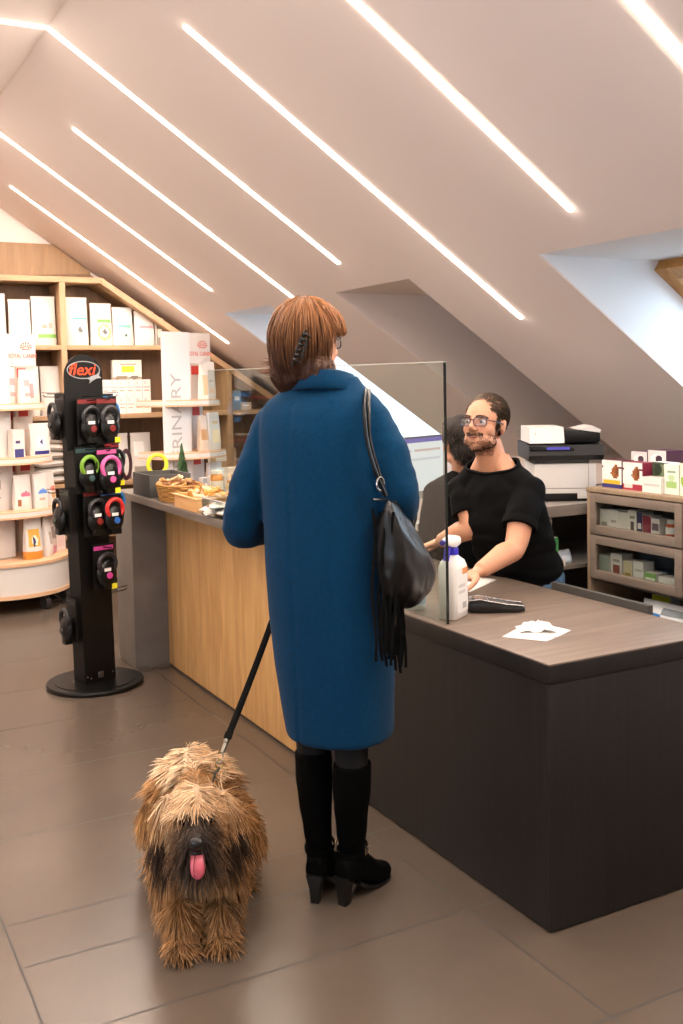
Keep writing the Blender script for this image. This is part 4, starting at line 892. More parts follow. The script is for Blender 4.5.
# printer table
t = thing('printer_table', 'grey wood table under the white and black printer', 'table', (2.80, 3.395, 0))
GW = wood('grey_table', '#6b625a', '#837970', axis=0, rough=.5, stretch=10)
m = M(); m.box(0, 0.85, 0, .6, .917, .965, .003); m.obj('table_top', GW, t)
m = M(); m.box(0, 0.85, .02, .6, .682, .70, .001); m.obj('shelf', GW, t)
for x in (0, 0.825): m = M(); m.box(x, x+.025, .01, .6, 0, .682); m.box(x, x+.025, .01, .6, .7005, .9165); m.obj('side_panel', GW, t)
m = M(); m.box(.026, 0.824, .58, .598, .7005, .9165); m.box(.026, 0.824, .58, .598, .0, .6815); m.obj('back_panel', mat('dark_back', '#3b3632', .7), t)
# things on the table's lower shelf
t = thing('dispenser_bottle', 'white pump bottle on the shelf under the printer', 'bottle', (2.80, 3.47, .7005))
m = M(); m.lathe([(0, 0), (.026, 0), (.027, .004), (.027, .08), (.012, .1), (.012, .115), (0, .115)], n=20); m.obj('bottle_body', WPL, t)
m = M(); m.tube([(0, 0, .116), (0, 0, .14), (-.03, 0, .14)], .006, 8); m.obj('pump', WPL, t)
place_pack(carton_mesh(.05, .04, .12, bands('#d6dcd2', (.35, 1, .15, .95, '#3f8a4c'))), 'medicine_box', 'green and white box on the shelf under the printer', 'box', (2.865, 3.46, .7005), 0, None, CARD)
place_pack(carton_mesh(.06, .05, .03, bands('#e2dcd4', (.2, .8, .3, .7, '#b07a5a'))), 'medicine_box', 'small flat white box at the front of the shelf under the printer', 'box', (2.865, 3.425, .7005), R(10), None, CARD)
m = pouch_mesh(.10, .055, .07, bands('#a9b0b5', (.2, .8, .3, .6, '#c9ced2')), 8, 8, seed=3); place_pack(m, 'clear_bag', 'greyish crumpled bag on the shelf under the printer, right of the green box', 'bag', (2.94, 3.48, .7005), R(8))
# printer
t = thing('printer', 'white laser printer with a black scanner top', 'printer', (2.985, 3.50, .9655), R(-30))
PW = mat('printer_white', '#dcd8d4', .4); PB = mat('printer_black', '#060607', .4, spec=.3)
m = M(); m.box(-.138, .132, 0, .30, .01, .165, .006); bd = m.obj('body', PW, t); m = M(); m.box(-.136, .130, -.0015, .0, .056, .058); m.box(.098, .0995, -.0015, 0, .058, .164); m.obj('panel_gap', mat('gap_dark', '#77736f', .6), bd)
m = M(); m.box(-.13, .05, -.003, .02, .002, .035, .002); m.obj('paper_slot', PB, t)
m = M(); m.box(-.13, .125, .01, .29, .0, .0095); m.obj('feet', PB, t)
m = M(); m.box(-.11, .11, .03, .28, .166, .20, .004); m.obj('neck', mat('printer_grey', '#7b7875', .5), t)
m = M(); m.prism([(-.04, .205), (-.012, .182), (.30, .182), (.33, .2), (.33, .255), (-.03, .25)], -.165, .16, 'yz'); hd = m.obj('scanner', PB, t)
m = M(); m.box(-.158, .153, .0, .31, .256, .315, .012); m.obj('document_feeder', PB, hd)
m = M(); m.prism([(-.028, .258), (.25, .258), (.25, .327), (-.006, .327)], -.16, -.01, 'yz'); m.obj('white_cover', PW, hd)
m = M(); m.prism([(.05, .3155), (.15, .30), (.155, .312), (.12, .330)], .0, .2, 'xz'); m.obj('feeder_flap', PW, hd)
m = M(); m.box(-.16, .03, -.0425, -.036, .226, .246, .002); m.obj('control_strip', mat('strip_dark', '#101018', .25), hd)
m = M(); m.box(-.09, .01, -.0445, -.043, .23, .242); m.obj('display', mat('violet_display', '#3c3a7c', .2, emit=('#5a55c8', .5)), hd)
m = M(); m.box(-.04, .03, -.0335, -.028, .205, .219, .001); m.obj('badge', mat('badge_grey', '#8b8b8c', .4), hd)
letter_part(hd, 'model_mark', 'A', .014, (-.135, -.0225, .298), (R(68), 0, 0), mat('mark_grey', '#8d8a86', .5))
# workstation behind the glass
t = thing('office_desk', 'low office desk carrying the monitor behind the glass screen', 'desk', (2.47, 4.50, 0), R(12))
m = M(); m.box(-.38, .46, -.36, .36, .72, .745, .002); m.obj('desk_top', GW, t)
for x in (-.37, .425): m = M(); m.box(x, x+.025, -.34, .34, 0, .7195); m.obj('side_panel', GW, t)
m = M(); m.box(-.344, .424, .3, .318, .3, .7195); m.obj('modesty_panel', GW, t)
MC = pd(412, 440, 4.9)
t = thing('monitor', 'lit white monitor behind the glass, partly covered by the coat sleeve', 'monitor', (MC.x, MC.y, .7455), R(22))
m = M(); m.lathe([(0, 0), (.11, 0), (.11, .008), (.03, .014), (0, .014)], n=32, sy=.8); m.box(-.03, .03, .02, .04, .012, .28, .003); m.obj('stand', mat('monitor_silver', '#b4b1ad', .35, .5), t)
m = M(); m.box(-.25, .25, -.012, .018, .195, .495, .005); fr_ = m.obj('bezel', mat('monitor_bezel', '#2c2b2b', .4), t)
m = M(); m.grid(lambda u, v: (-.242+.484*u, -.0128, .23+.258*v), 40, 24, bands('#f4f2f4', (0, 1, .93, 1, '#5d55b5'), (.5, .95, .76, .78, '#d9b7b0'), (.05, .45, .76, .78, '#d5cfdd'), (.05, .95, .6, .61, '#dcd6e0'), (.05, .5, .45, .47, '#d8d5e2'), (.55, .9, .3, .31, '#dcd8e0')))
sm_ = bpy.data.materials.new('lit_screen'); tt, N, L, b_ = nt(sm_); a = N.new('ShaderNodeVertexColor'); a.layer_name = 'col'; L.new(a.outputs['Color'], b_.inputs['Emission Color']); b_.inputs['Emission Strength'].default_value = .95; b_.inputs['Base Color'].default_value = (.02, .02, .02, 1); b_.inputs['Roughness'].default_value = .3
m.obj('display', sm_, fr_, smooth=False)
m = M(); m.box(-.248, .248, -.0135, -.0125, .198, .226); m.obj('chin', mat('monitor_silver', '#b4b1ad', .35, .5), fr_)
t = thing('keyboard', 'grey keyboard on the low desk in front of the monitor', 'keyboard', (2.42, 4.26, .7455), R(12))
m = M(); m.box(-.2, .2, -.06, .06, 0, .014, .003); m.obj('base', mat('kb_grey', '#5d5a57', .5), t)
m = M()
for i in range(14):
    for j in range(5): m.box(-.19+i*.0275, -.167+i*.0275, -.05+j*.02, -.034+j*.02, .0145, .019)
m.obj('keys', mat('key_dark', '#2b2a2a', .5), t)
place_pack(carton_mesh(.12, .08, .06, bands('#8a6d4c', (.2, .8, .3, .6, '#b99a72'))), 'card_box', 'brown cardboard box on the low desk behind the glass', 'box', (2.72, 4.30, .7455), R(22), None, CARD)
# ================================================================ people: shared forms
SKIN = mat('skin', '#bd876b', rough=.5, spec=.35, sss=.12, var=(9, .3, '#c79377'), bump=(300, .05, .0005))
def basis(y, z=(0, 0, 1)):
    """columns: right, forward, up from a forward vector"""
    y = V(y).normalized(); x = y.cross(V(z)).normalized(); zz = x.cross(y)
    return Matrix((x, y, zz)).transposed()
def head_forms(m, c, B, s=1.0, beard=False, nose=1.0):
    """head of height .23*s centred at c; B: columns right, forward, up"""
    def W(p): return V(c)+B @ (V(p)*s)
    er = B.to_euler()
    def E(p, r, n=18): m.ell(W(p), [q*s for q in r], er, n, 12)
    E((0, -.018, .035), (.074, .094, .083)); E((0, .012, .020), (.070, .078, .086)); E((0, .03, -.03), (.062, .06, .07)); E((0, .045, -.068), (.046, .045, .042))
    E((0, .068, -.096), (.022, .020, .018)); E((-.038, .05, -.028), (.026, .026, .026)); E((.038, .05, -.028), (.026, .026, .026))
    for q in (-1, 1):
        E((q*.034, .03, -.072), (.028, .05, .026)); E((q*.03, .081, .018), (.022, .012, .007))     # jaw, brow
        E((q*.031, .0775, .0125), (.0165, .0115, .0075)); E((q*.031, .0755, -.0145), (.0155, .0105, .006))   # lids
        E((q*.012, .098*nose, -.034), (.008, .010, .007))                                              # nostril
        m.ell(W((q*.077, -.012, -.012)), [.008*s, .019*s, .032*s], (B @ Euler((0, q*.16, q*-.3)).to_matrix()).to_euler(), 14, 10)  # ear
        m.ell(W((q*.073, -.002, -.012)), [.010*s, .012*s, .02*s], er, 12, 8)
    P = [W((0, .083, .018)), W((0, .094, .0)), W((0, .108*nose, -.026)), W((0, .096, -.038))]
    m.tube(P, [.0078*s, .009*s, .0118*s, .008*s], 12)
    E((0, .083, -.058), (.021, .010, .0055)); E((0, .081, -.0685), (.018, .010, .006))
def hand_forms(m, w, d, n, side, curl=.35, spread=.05, s=1.0, thumb=.5):
    """palm from wrist w along d; n = back-of-hand normal; side +1 when the thumb lies towards d x n"""
    d = V(d).normalized(); n = V(n); n = (n-d*n.dot(d)).normalized(); a = d.cross(n)*side
    B = Matrix((a, d, n)).transposed()
    def W(x, y, z=0): return V(w)+(a*x+d*y+n*z)*s
    m.ell(W(0, .045), [.038*s, .052*s, .014*s], B.to_euler(), 16, 10)
    m.ell(W(.0, .07, .001), [.040*s, .024*s, .0125*s], B.to_euler(), 16, 10)
    m.tube([W(0, -.03), W(0, .0), W(0, .03)], [(.024*s, .020*s), (.026*s, .018*s), (.03*s, .015*s)], 12, up=n)
    for i, (x, L_) in enumerate(((.030, .070), (.0105, .079), (-.0095, .073), (-.029, .056))):
        p = W(x, .082, 0); an = -curl*.5; dd = d; sp = x*spread*20
        pts = [W(x*.9, .06), p]
        for k, f in enumerate((.45, .31, .24)):
            an2 = -curl*(.55+.75*k); v = (d*math.cos(an2)+n*math.sin(an2)+a*sp*.6).normalized(); p = p+v*L_*f*s; pts.append(p)
        m.tube(pts, [.0095*s, .0092*s, .0086*s, .0080*s, .0062*s], 10)
    t0 = W(.026, .02, -.004); v1 = (d*.62+a*.72-n*thumb*.35).normalized(); v2 = (d*.82+a*.42-n*thumb*.5).normalized(); v3 = (d*.95+a*.1-n*thumb*.55).normalized()
    p1 = t0+v1*.034*s; p2 = p1+v2*.030*s; p3 = p2+v3*.024*s
    m.tube([t0, p1, p2, p3], [.0135*s, .0115*s, .0098*s, .0072*s], 10)
def limb(m, pts, rad, n=14, sub=5):
    P = catmull(pts, sub); m.tube(P, lerp_list(rad, len(P)), n)
    m.ell(P[0], rad[0] if not isinstance(rad[0], tuple) else max(rad[0]), None, 12, 8)
def localise(vs, root):
    inv = np.array(root.matrix_basis.inverted()); return vs @ inv[:3, :3].T+inv[:3, 3]
def root_at(name, label, cat, p, rz, group=None):
    t = thing(name, label, cat, p, rz, group); t.matrix_basis = Matrix.Translation(V(p)) @ Matrix.Rotation(rz, 4, 'Z'); return t
def folds(scale, amp, seed=0, stretch=(1, 1, 1)):
    def fn(vs, ns):
        out = np.array(vs)
        for i in range(len(vs)):
            p = V((vs[i][0]*stretch[0]+seed, vs[i][1]*stretch[1], vs[i][2]*stretch[2]))*scale
            d = noise.noise(p)*.7+noise.noise(p*2.1)*.3
            out[i] = vs[i]+ns[i]*d*amp
        return out
    return fn
def sphere_obj(name, c, r, mt, parent, n=20):
    m = M(); m.ell(c, r, None, n, 12); return m.obj(name, mt, parent, angle=180)
def eye_set(parent, c, B, s, iris, inv, sep=.031, fw=.077, up=.0):
    """eyeball with a dark iris disc and lids' line, in the parent's coordinates"""
    for q in (-1, 1):
        p = V(c)+B @ (V((q*sep, fw, up))*s); p = inv @ p
        Bl = inv.to_3x3() @ B
        m = M(); m.ell(p, .0118*s, None, 18, 12); e = m.obj('eyeball', mat('eye_white', '#e9e2dc', .25), parent, angle=180)
        m = M(); f = Bl @ V((0, 1, 0)); a, b_ = frame_for(f); ring = [[p+f*(.0112*s+.0010*k*s)+(a*math.cos(2*PI*j/16)+b_*math.sin(2*PI*j/16))*(.0058-.001*k)*s for j in range(16)] for k in range(2)]
        m.loft(ring); m.obj('iris', mat(iris, iris, .15), e, angle=180)
def spectacles(parent, c, B, s, inv, colr, w=.026, h=.018, fw=.105, sep=.033, up=.0):
    def W(p): return inv @ (V(c)+B @ (V(p)*s))
    g = None; m = M(); k = 24
    for q in (-1, 1):
        P = []
        for j in range(k):
            t = 2*PI*j/k; x, z = math.cos(t), math.sin(t); e = .42
            P.append(W((q*sep+w*math.copysign(abs(x)**e, x), fw-.018*abs(q*sep+w*x-0)/.06*.8, up+h*math.copysign(abs(z)**e, z))))
        m.tube(P, .0021*s, 8, closed=True)
        m.tube([W((q*(sep+w), fw-.016, up+.008)), W((q*.076, .06, up+.006)), W((q*.083, .0, up+.004)), W((q*.083, -.03, up-.012))], .002*s, 8)
    m.tube([W((-.008, fw-.003, up+.005)), W((0, fw, up+.008)), W((.008, fw-.003, up+.005))], .002*s, 8)
    g = m.obj('glasses', colr, parent)
    m = M()
    for q in (-1, 1):
        P = []
        for j in range(k):
            t = 2*PI*j/k; x, z = math.cos(t), math.sin(t); e = .42
            P.append(W((q*sep+w*math.copysign(abs(x)**e, x), fw-.018*abs(q*sep+w*x)/.06*.8, up+h*math.copysign(abs(z)**e, z))))
        m.add(P, [tuple(range(k))])
    m.obj('lenses', glass('spectacle_lens', '#f2f2fb', base=.10), g, smooth=False)
    return g
def tri_sample(vs, fs, n, rn, weight=None):
    """random points on a skin: (position, normal) pairs"""
    P = []; acc = []; tot = 0
    for f in fs:
        a, b_, c = V(vs[f[0]]), V(vs[f[1]]), V(vs[f[2]]); d = V(vs[f[3]]) if len(f) > 3 else c
        ar = (b_-a).cross(c-a).length/2+((c-a).cross(d-a).length/2 if len(f) > 3 else 0)
        if weight is not None: ar *= weight((a+c)/2)
        tot += ar; acc.append(tot)
    import bisect
    for _ in range(n):
        f = fs[min(bisect.bisect(acc, rn.random()*tot), len(fs)-1)]
        a, b_, c = V(vs[f[0]]), V(vs[f[1]]), V(vs[f[2]]); d = V(vs[f[3]]) if len(f) > 3 else c
        u, v = rn.random(), rn.random()
        p = (a*(1-u)+b_*u)*(1-v)+(d*(1-u)+c*u)*v
        nn = (b_-a).cross(d-a if len(f) > 3 else c-a)
        if nn.length > 1e-12: P.append((p, nn.normalized()))
    return P
# ================================================================ woman in the blue coat
WR = V((1.30, 2.60, 0)); WH = R(50)
woman = root_at('person', 'woman seen from behind in a long blue coat and black heeled boots, holding the leash', 'person', WR, -WH)
WI = woman.matrix_basis.inverted()
def wl(px, py, ly):
    """woman's local point seen at a photo position, on the plane local y = ly"""
    o = WI @ V((0, 0, EYE)); d = WI.to_3x3() @ (CR*((px-341.5)/F_PX)+CD*((py-PY)/F_PX)+CF)
    return o+d*((ly-o.y)/d.y)
def wz(z, ly=0.0, px=325):
    lo, hi = 0, 1100
    for _ in range(40):
        mid = (lo+hi)/2
        if wl(px, mid, ly).z > z: lo = mid
        else: hi = mid
    return lo
COAT = mat('blue_wool', '#01263f', rough=.95, spec=.1, sheen=.04, var=(90, .35, '#023150'), bump=(260, .35, .0012))
# coat body from silhouette widths, height by height: (photo row, left, right, depth radius, forward shift)
SIL = [(734, 289, 396, .140, .01), (731, 286, 398, .143, .01), (700, 280, 398, .145, .01), (660, 273, 399, .15, .008), (610, 267, 398, .155, .005), (565, 264, 396, .155, 0), (525, 263, 393, .15, 0),
       (490, 261, 390, .145, -.002), (455, 258, 388, .138, -.004), (430, 256, 388, .128, -.004), (412, 257, 388, .112, -.002), (401, 264, 384, .094, .002), (393, 275, 376, .080, .008), (385, 288, 366, .068, .012), (376, 296, 360, .06, .015)]
m = M(); rings = []; cen = {}
for row, lx, rx_, ry, fy in SIL:
    a, b_ = wl(lx, row, fy), wl(rx_, row, fy); c = (a+b_)/2
    wpx = (b_.x-a.x)/2*.93; rx = math.sqrt(max(wpx**2-(ry*.40)**2*.8, .03**2))
    cen[row] = c
    n = 40; rings.append([V((c.x+rx*math.copysign(abs(math.cos(t))**.9, math.cos(t)), c.y+ry*math.copysign(abs(math.sin(t))**.9, math.sin(t)), c.z)) for t in [2*PI*j/n for j in range(n)]])
m.loft(rings)
# sleeves: left arm bent with the forearm forward, right arm likewise
LS_, LE, LW_ = wl(273, 424, 0), wl(243, 527, -.02), wl(292, 527, .30)
RS_, RE_, RW = wl(374, 422, .0), wl(399, 503, .0), wl(385, 515, .27)
limb(m, [LS_, LS_*.45+LE*.55+V((-.008, -.012, 0)), LE, LE+(LW_-LE)*.3, LW_], [.058, .060, .058, .054, .046], 18)
limb(m, [RS_, RS_*.45+RE_*.55+V((.014, -.008, 0)), RE_, RE_+(RW-RE_)*.3, RW], [.058, .060, .057, .054, .046], 18)
def coat_fold(vs, ns):
    out = np.array(vs)
    for i in range(len(vs)):
        x, y, z = vs[i]; d = 0
        d += noise.noise(V((x*7, y*7, z*2.2)))*.004
        if z > 1.0 and (x < -.15 or x > .17): d += noise.noise(V((x*10+3, y*10, z*16)))*.007+noise.noise(V((x*20, y*20, z*34)))*.003
        if y < 0 and z < 1.45:                                       # centre back seam and princess seams
            cx = -.028+.0*(z)
            for sx, am in ((cx, .0035), (cx+.115, .003), (cx-.118, .002)):
                q = abs(x-sx-.02*math.sin(z*2)); d -= am*math.exp(-(q/.006)**2)
        if z < .52: d += .003*math.exp(-((z-.487)/.01)**2)
        out[i] = vs[i]+ns[i]*d
    return out
cv, cn, cf = weld(m, .0085, 10, .5, coat_fold)
coat = skin_obj('coat', cv, cf, COAT, woman)
# collar standing at the neck
m = M(); cc = cen[385]; rings = []
for k, (dz, r1, r2) in enumerate(((-.012, .078, .076), (.012, .070, .068), (.030, .066, .064), (.026, .074, .073), (.0, .086, .084), (-.022, .098, .093))):
    rings.append([V((cc.x+r1*math.cos(t), cc.y+.0+r2*math.sin(t), cc.z+dz+.012*math.sin(t)*-1)) for t in [R(125)+R(290)*j/30 for j in range(31)]])
m.loft(rings, (False, False), False); o = m.obj('collar', COAT, coat, angle=180, fix=False); md = o.modifiers.new('t', 'SOLIDIFY'); md.thickness = .006
for nm, e, w_ in (('cuff', LE+(LW_-LE)*1.0, LW_-LE), ('cuff', RW, RW-RE_)):
    d = w_.normalized(); m = M(); m.tube([e-d*.028, e-d*.004, e+d*.004], [.0495, .0495, .047], 20); m.obj(nm, COAT, coat)
# body: head, neck, trunk, arms, hands, legs
HC = wl(310, 343, .03); HB = basis((math.sin(R(3)), math.cos(R(3)), .0))
m = M(); head_forms(m, HC, HB, .97)
neck0 = V((cen[393].x, cen[393].y, cen[393].z))
m.tube([neck0+V((0, 0, -.06)), neck0+V((0, .0, .02)), HC+HB @ V((0, -.012, -.05))], [.07, .054, .052], 18)
m.tube([V((cen[700].x, 0, .62)), V((cen[610].x, 0, .86)), V((cen[525].x, 0, 1.07)), V((cen[455].x, 0, 1.28)), neck0+V((0, 0, -.05))], [(.10, .08), (.13, .1), (.11, .085), (.12, .085), (.07, .06)], 18, up=(0, 1, 0))
for s_, e_, w_ in ((LS_, LE, LW_), (RS_, RE_, RW)): limb(m, [s_+V((0, 0, -.02)), e_, w_], [.042, .036, .026])
LWd = (LW_-LE).normalized(); RWd = (RW-RE_).normalized()
hand_forms(m, LW_+LWd*.03, LWd+V((.15, 0, -.1)), V((-.75, .1, .6)), 1, 1.45, .02, .92, .9)
hand_forms(m, RW+RWd*.03, RWd+V((-.2, .2, .05)), V((.4, 0, .9)), -1, .5, .03, .92)
def pt(px, py, ly): return wl(px, py, ly)
KL, KR = pt(313, 752, -.0), pt(352, 758, -.03)
hl = WI @ at(316, 900, 2, 0); hr = WI @ at(344, 903, 2, 0); AL, AR = V((hl.x, hl.y+.04, .14)), V((hr.x+.006, hr.y+.04, .14))
for hip, kn, an in ((V((cen[700].x-.075, 0, .74)), KL, AL), (V((cen[700].x+.075, 0, .74)), KR, AR)):
    limb(m, [hip, kn+V((0, .0, .05)), kn+V((0, 0, -.06)), kn*.35+an*.65, an], [.074, .049, .044, .034, .026])
bv, bn, bf = weld(m, .0055, 3, .4)
sk = skin_obj('body', bv, bf, [SKIN, mat('grey_tights', '#1d1c1c', .9, spec=.1)], woman)
sk.data.polygons.foreach_set('material_index', [1 if bv[f[0]][2] < 1.0 and abs(bv[f[0]][1]) < .2 else 0 for f in bf])
eye_set(sk, HC, HB, .97, '#4a3524', Matrix())
spectacles(woman, HC, HB, .97, Matrix(), mat('black_frames', '#0f0e0e', .3), fw=.103, up=.003)
# hair: shaped shell and locks
HAIR = printed('hair_auburn', rough=.5, spec=.22)
rn = random.Random(11)
def hpt(p): return HC+HB @ V(p)
def backlit_hair_colour(t, f):
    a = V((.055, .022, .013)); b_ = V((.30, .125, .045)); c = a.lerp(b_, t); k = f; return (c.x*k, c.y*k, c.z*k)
m = M(); er = HB.to_euler()
m.ell(hpt((-.002, -.018, .050)), (.093, .108, .080), er, 24, 14); m.ell(hpt((-.020, -.045, -.03)), (.080, .074, .085), er, 24, 14); m.ell(hpt((-.03, -.052, -.085)), (.066, .052, .055), er, 20, 12); m.ell(hpt((.035, -.05, -.08)), (.06, .055, .058), er, 20, 12)
m.ell(hpt((-.062, .0, -.03)), (.034, .055, .08), er, 18, 12); m.ell(hpt((.057, .0, .062)), (.032, .062, .040), er, 18, 12); m.ell(hpt((.050, -.050, -.02)), (.026, .032, .06), er, 18, 12)
m.ell(hpt((.026, .038, .072)), (.048, .042, .04), er, 18, 12); m.ell(hpt((-.03, .04, .07)), (.048, .042, .04), er, 18, 12)
def hair_tex(vs, ns):
    out = np.array(vs)
    for i in range(len(vs)):
        p = HB.transposed() @ (V(vs[i])-HC); az = math.atan2(p.x, -p.y)
        out[i] = vs[i]+ns[i]*(noise.noise(V((az*9, p.z*6, 2)))*.006+noise.noise(V((az*30, p.z*9, 5)))*.003)
    return out
hv, hn, hf = weld(m, .005, 8, .5, hair_tex)
hcol = []
for v in hv:
    p = HB.transposed() @ (V(v)-HC); hcol.append((*backlit_hair_colour(max(0, min(1, .2+p.z*4.5+p.x*2)), .75+.3*noise.noise(V((math.atan2(p.x, -p.y)*25, p.z*4, 1)))), 1))  # warm backlight painted into the auburn: lighter towards top and right
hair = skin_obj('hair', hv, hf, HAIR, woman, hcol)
paths = []; cols = []; rad = []
for p, n_ in tri_sample(hv, hf, 3000, rn):
    q = HB.transposed() @ (p-HC)
    if q.y > .085 and q.z < .05: continue
    if q.x > .035 and q.y > -.03 and q.z < .035: continue
    P = [p+n_*.0015]; g = n_; L_ = rn.uniform(.05, .11); k = 7
    if q.x > .03 and q.y > -.04: L_ = min(L_, max(.012, (q.z-.012)*.9))
    crown = V((.01, -.045, .13)); away = (q-crown); away = HB @ away.normalized()
    for i in range(k):
        c0 = P[-1]; ql = HB.transposed() @ (c0-HC)
        nr = HB @ V((ql.x/.092**2, (ql.y+.03)/.1**2, (ql.z-.0)/.13**2)).normalized()
        d = away*.7+V((0, 0, -1))*(.9 if ql.z < .06 else .45); d = d-nr*d.dot(nr)
        if ql.z < -.10: d = d+HB @ V((-ql.x*2, .1, 0))
        d = d.normalized()
        P.append(c0+d*L_/k+nr*.0009*(1 if i < 4 else -.6))
    paths.append(P); t = max(0, min(1, .22+q.z*4.5+q.x*2+rn.uniform(-.2, .25))); f = rn.uniform(.6, 1.5)  # locks carry the same painted backlight, plus random tone
    cols.append((backlit_hair_colour(t, f), backlit_hair_colour(t*.8, f*.9))); rad.append(rn.uniform(.0012, .0026))
for i in range(26):                # loose tips flicking out at the left nape
    a0 = hpt((-.085+rn.uniform(-.005, .01), -.03+rn.uniform(-.03, .03), -.05+rn.uniform(-.03, .02))); P = [a0+HB @ V((-.006*k-.0006*k*k, -.002*k, -.006*k+.0008*k*k)) for k in range(7)]
    paths.append(P); cols.append((backlit_hair_colour(.2, 1), backlit_hair_colour(.4, 1.1))); rad.append(.0018)
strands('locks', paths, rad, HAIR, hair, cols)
m = M(); c1, c2 = wl(306, 330, -.105), wl(293, 366, -.115)
m.tube(catmull([c1, c1.lerp(c2, .5)+V((0, -.012, 0)), c2], 6), [.004]*13, 8)
for k in range(6):
    b0 = c1.lerp(c2, .12+.14*k)+V((0, -.010, 0)); m.tube([b0, b0+V((.012, -.006, -.002)), b0+V((.022, .0, -.010))], [.005, .005, .002], 6)
m.tube([c1.lerp(c2, .3)+V((.02, -.014, 0)), c1.lerp(c2, .8)+V((.024, -.014, 0))], .004, 8); m.obj('hair_clip', mat('clip_black', '#070606', .45, spec=.3), woman)
# boots
SUEDE = mat('black_suede', '#030303', rough=.8, spec=.06, bump=(300, .2, .001))
def boot(top, ank, heading, toplen):
    b = V((math.sin(heading), math.cos(heading), 0)); s = V((b.y, -b.x, 0))
    m = M(); h = ank.copy(); h.z = 0
    def ring(c, rx, ry, n=20): return [c+s*(rx*math.cos(2*PI*j/n))+b*(ry*math.sin(2*PI*j/n)) for j in range(n)]
    zs_ = [(top.z, .052, .058, 1.0), (top.z-.012, .053, .060, .98), (top.z*.8, .053, .060, .8), (top.z*.62, .047, .053, .55), (top.z*.45, .041, .046, .3), (.155, .037, .043, .05), (.125, .040, .048, 0), (.10, .038, .05, 0)]
    P = []
    for z, rx, ry, t in zs_:
        c = h.lerp(V((top.x, top.y, 0)), t); c.z = z; P.append(ring(c+b*(.008 if z < .16 else 0), rx, ry))
    m.loft(P)
    F = []                         # foot: from the heel up high forward and down to the toe
    for d, z0, z1, w_ in ((-.050, .085, .125, .018), (-.042, .074, .135, .031), (-.01, .066, .15, .037), (.03, .046, .150, .037), (.075, .020, .115, .040), (.12, .012, .072, .043), (.155, .011, .054, .040), (.178, .013, .044, .029), (.186, .016, .036, .014)):
        c = h+b*d
        F.append([c+s*(w_*x)+V((0, 0, z0+(z1-z0)*z)) for x, z in ((-.8, 0), (.8, 0), (1, .15), (1, .45), (.85, .75), (.5, .95), (0, 1), (-.5, .95), (-.85, .75), (-1, .45), (-1, .15))])
    m.loft(F)
    vs, ns, fs = weld(m, .005, 5, .5, folds(16, .004, heading, (1, 1, .9)))
    o = skin_obj('boot', vs, fs, SUEDE, woman)
    m = M(); rings = []
    for z, x0, x1, w_ in ((.0, -.050, -.024, .0125), (.006, -.051, -.022, .013), (.045, -.055, -.016, .015), (.085, -.058, .002, .024)):
        rings.append([h+b*(x0 if q[1] < 0 else x1)+s*(w_*q[0])+V((0, 0, z)) for q in ((-1, -1), (-.5, -1), (.5, -1), (1, -1), (1, 1), (-1, 1))])
    m.loft(rings); m.obj('heel', mat('heel_black', '#060606', .35), o)
    m = M(); rings = []
    for d, z, w_ in ((.0, .05, .033), (.04, .022, .034), (.08, .006, .037), (.12, .001, .040), (.155, .001, .037), (.18, .005, .026)):
        rings.append([h+b*d+s*(w_*q[0])+V((0, 0, z+.010*q[1])) for q in ((-1, 0), (1, 0), (1, 1), (-1, 1))])
    m.loft(rings); m.obj('sole', mat('heel_black', '#060606', .35), o)
    m = M(); c = h+V((0, 0, .148))+b*.008
    pts = [c+s*(.0425*math.cos(2*PI*j/24))+b*(.049*math.sin(2*PI*j/24))+V((0, 0, .008*math.sin(2*PI*j/24))) for j in range(24)]; m.tube(pts, [(.0025, .009)]*24, 6, closed=True, up=(0, 0, 1)); m.obj('ankle_strap', SUEDE, o)
    q = c+s*.046+b*.0; m = M(); m.tube([q+V((0, 0, .01))+b*.0, q+b*.018+V((0, 0, .012)), q+b*.018+V((0, 0, -.006)), q+V((0, 0, -.008))], .0014, 6, closed=True); m.obj('buckle', mat('boot_buckle', '#b9a07a', .3, .9), o)
boot(V((KL.x, KL.y, .445)), V((hl.x, hl.y+.03, 0)), R(-6), 0)
boot(V((KR.x, KR.y, .435)), V((hr.x+.012, hr.y+.03, 0)), R(12), 0)
# ---------------------------------------------------------------- black bag on her shoulder
LEA = mat('black_leather', '#060505', rough=.36, spec=.38, bump=(90, .12, .002))
bag = root_at('handbag', 'slouchy black leather shoulder bag with long fringe on the woman\'s right arm', 'bag', WR, -WH)
m = M(); rings = []; BX = .262
for y, zt, zb, th in ((-.135, 1.165, .985, .022), (-.12, 1.19, .935, .042), (-.07, 1.185, .895, .058), (0, 1.145, .872, .068), (.07, 1.105, .868, .070), (.13, 1.055, .885, .062), (.18, 1.005, .90, .046), (.20, .97, .925, .02)):
    cx = BX-.006*(y > .05); n = 22
    rings.append([V((cx+th*math.sin(t)*(1.0-.55*max(0, math.cos(t))), y, (zt+zb)/2+(zt-zb)/2*math.cos(t))) for t in [2*PI*j/n for j in range(n)]])
m.loft(rings)
def bagfold(vs, ns):
    out = np.array(vs)
    for i in range(len(vs)):
        x, y, z = vs[i]; out[i] = vs[i]+ns[i]*(noise.noise(V((x*9, y*14+z*8, z*5)))*.008+noise.noise(V((x*20, y*26+z*22, z*12+4)))*.003)
    return out
bv_, bn_, bf_ = weld(m, .006, 4, .5, bagfold); bb = skin_obj('bag_body', bv_, bf_, LEA, bag)
m = M()
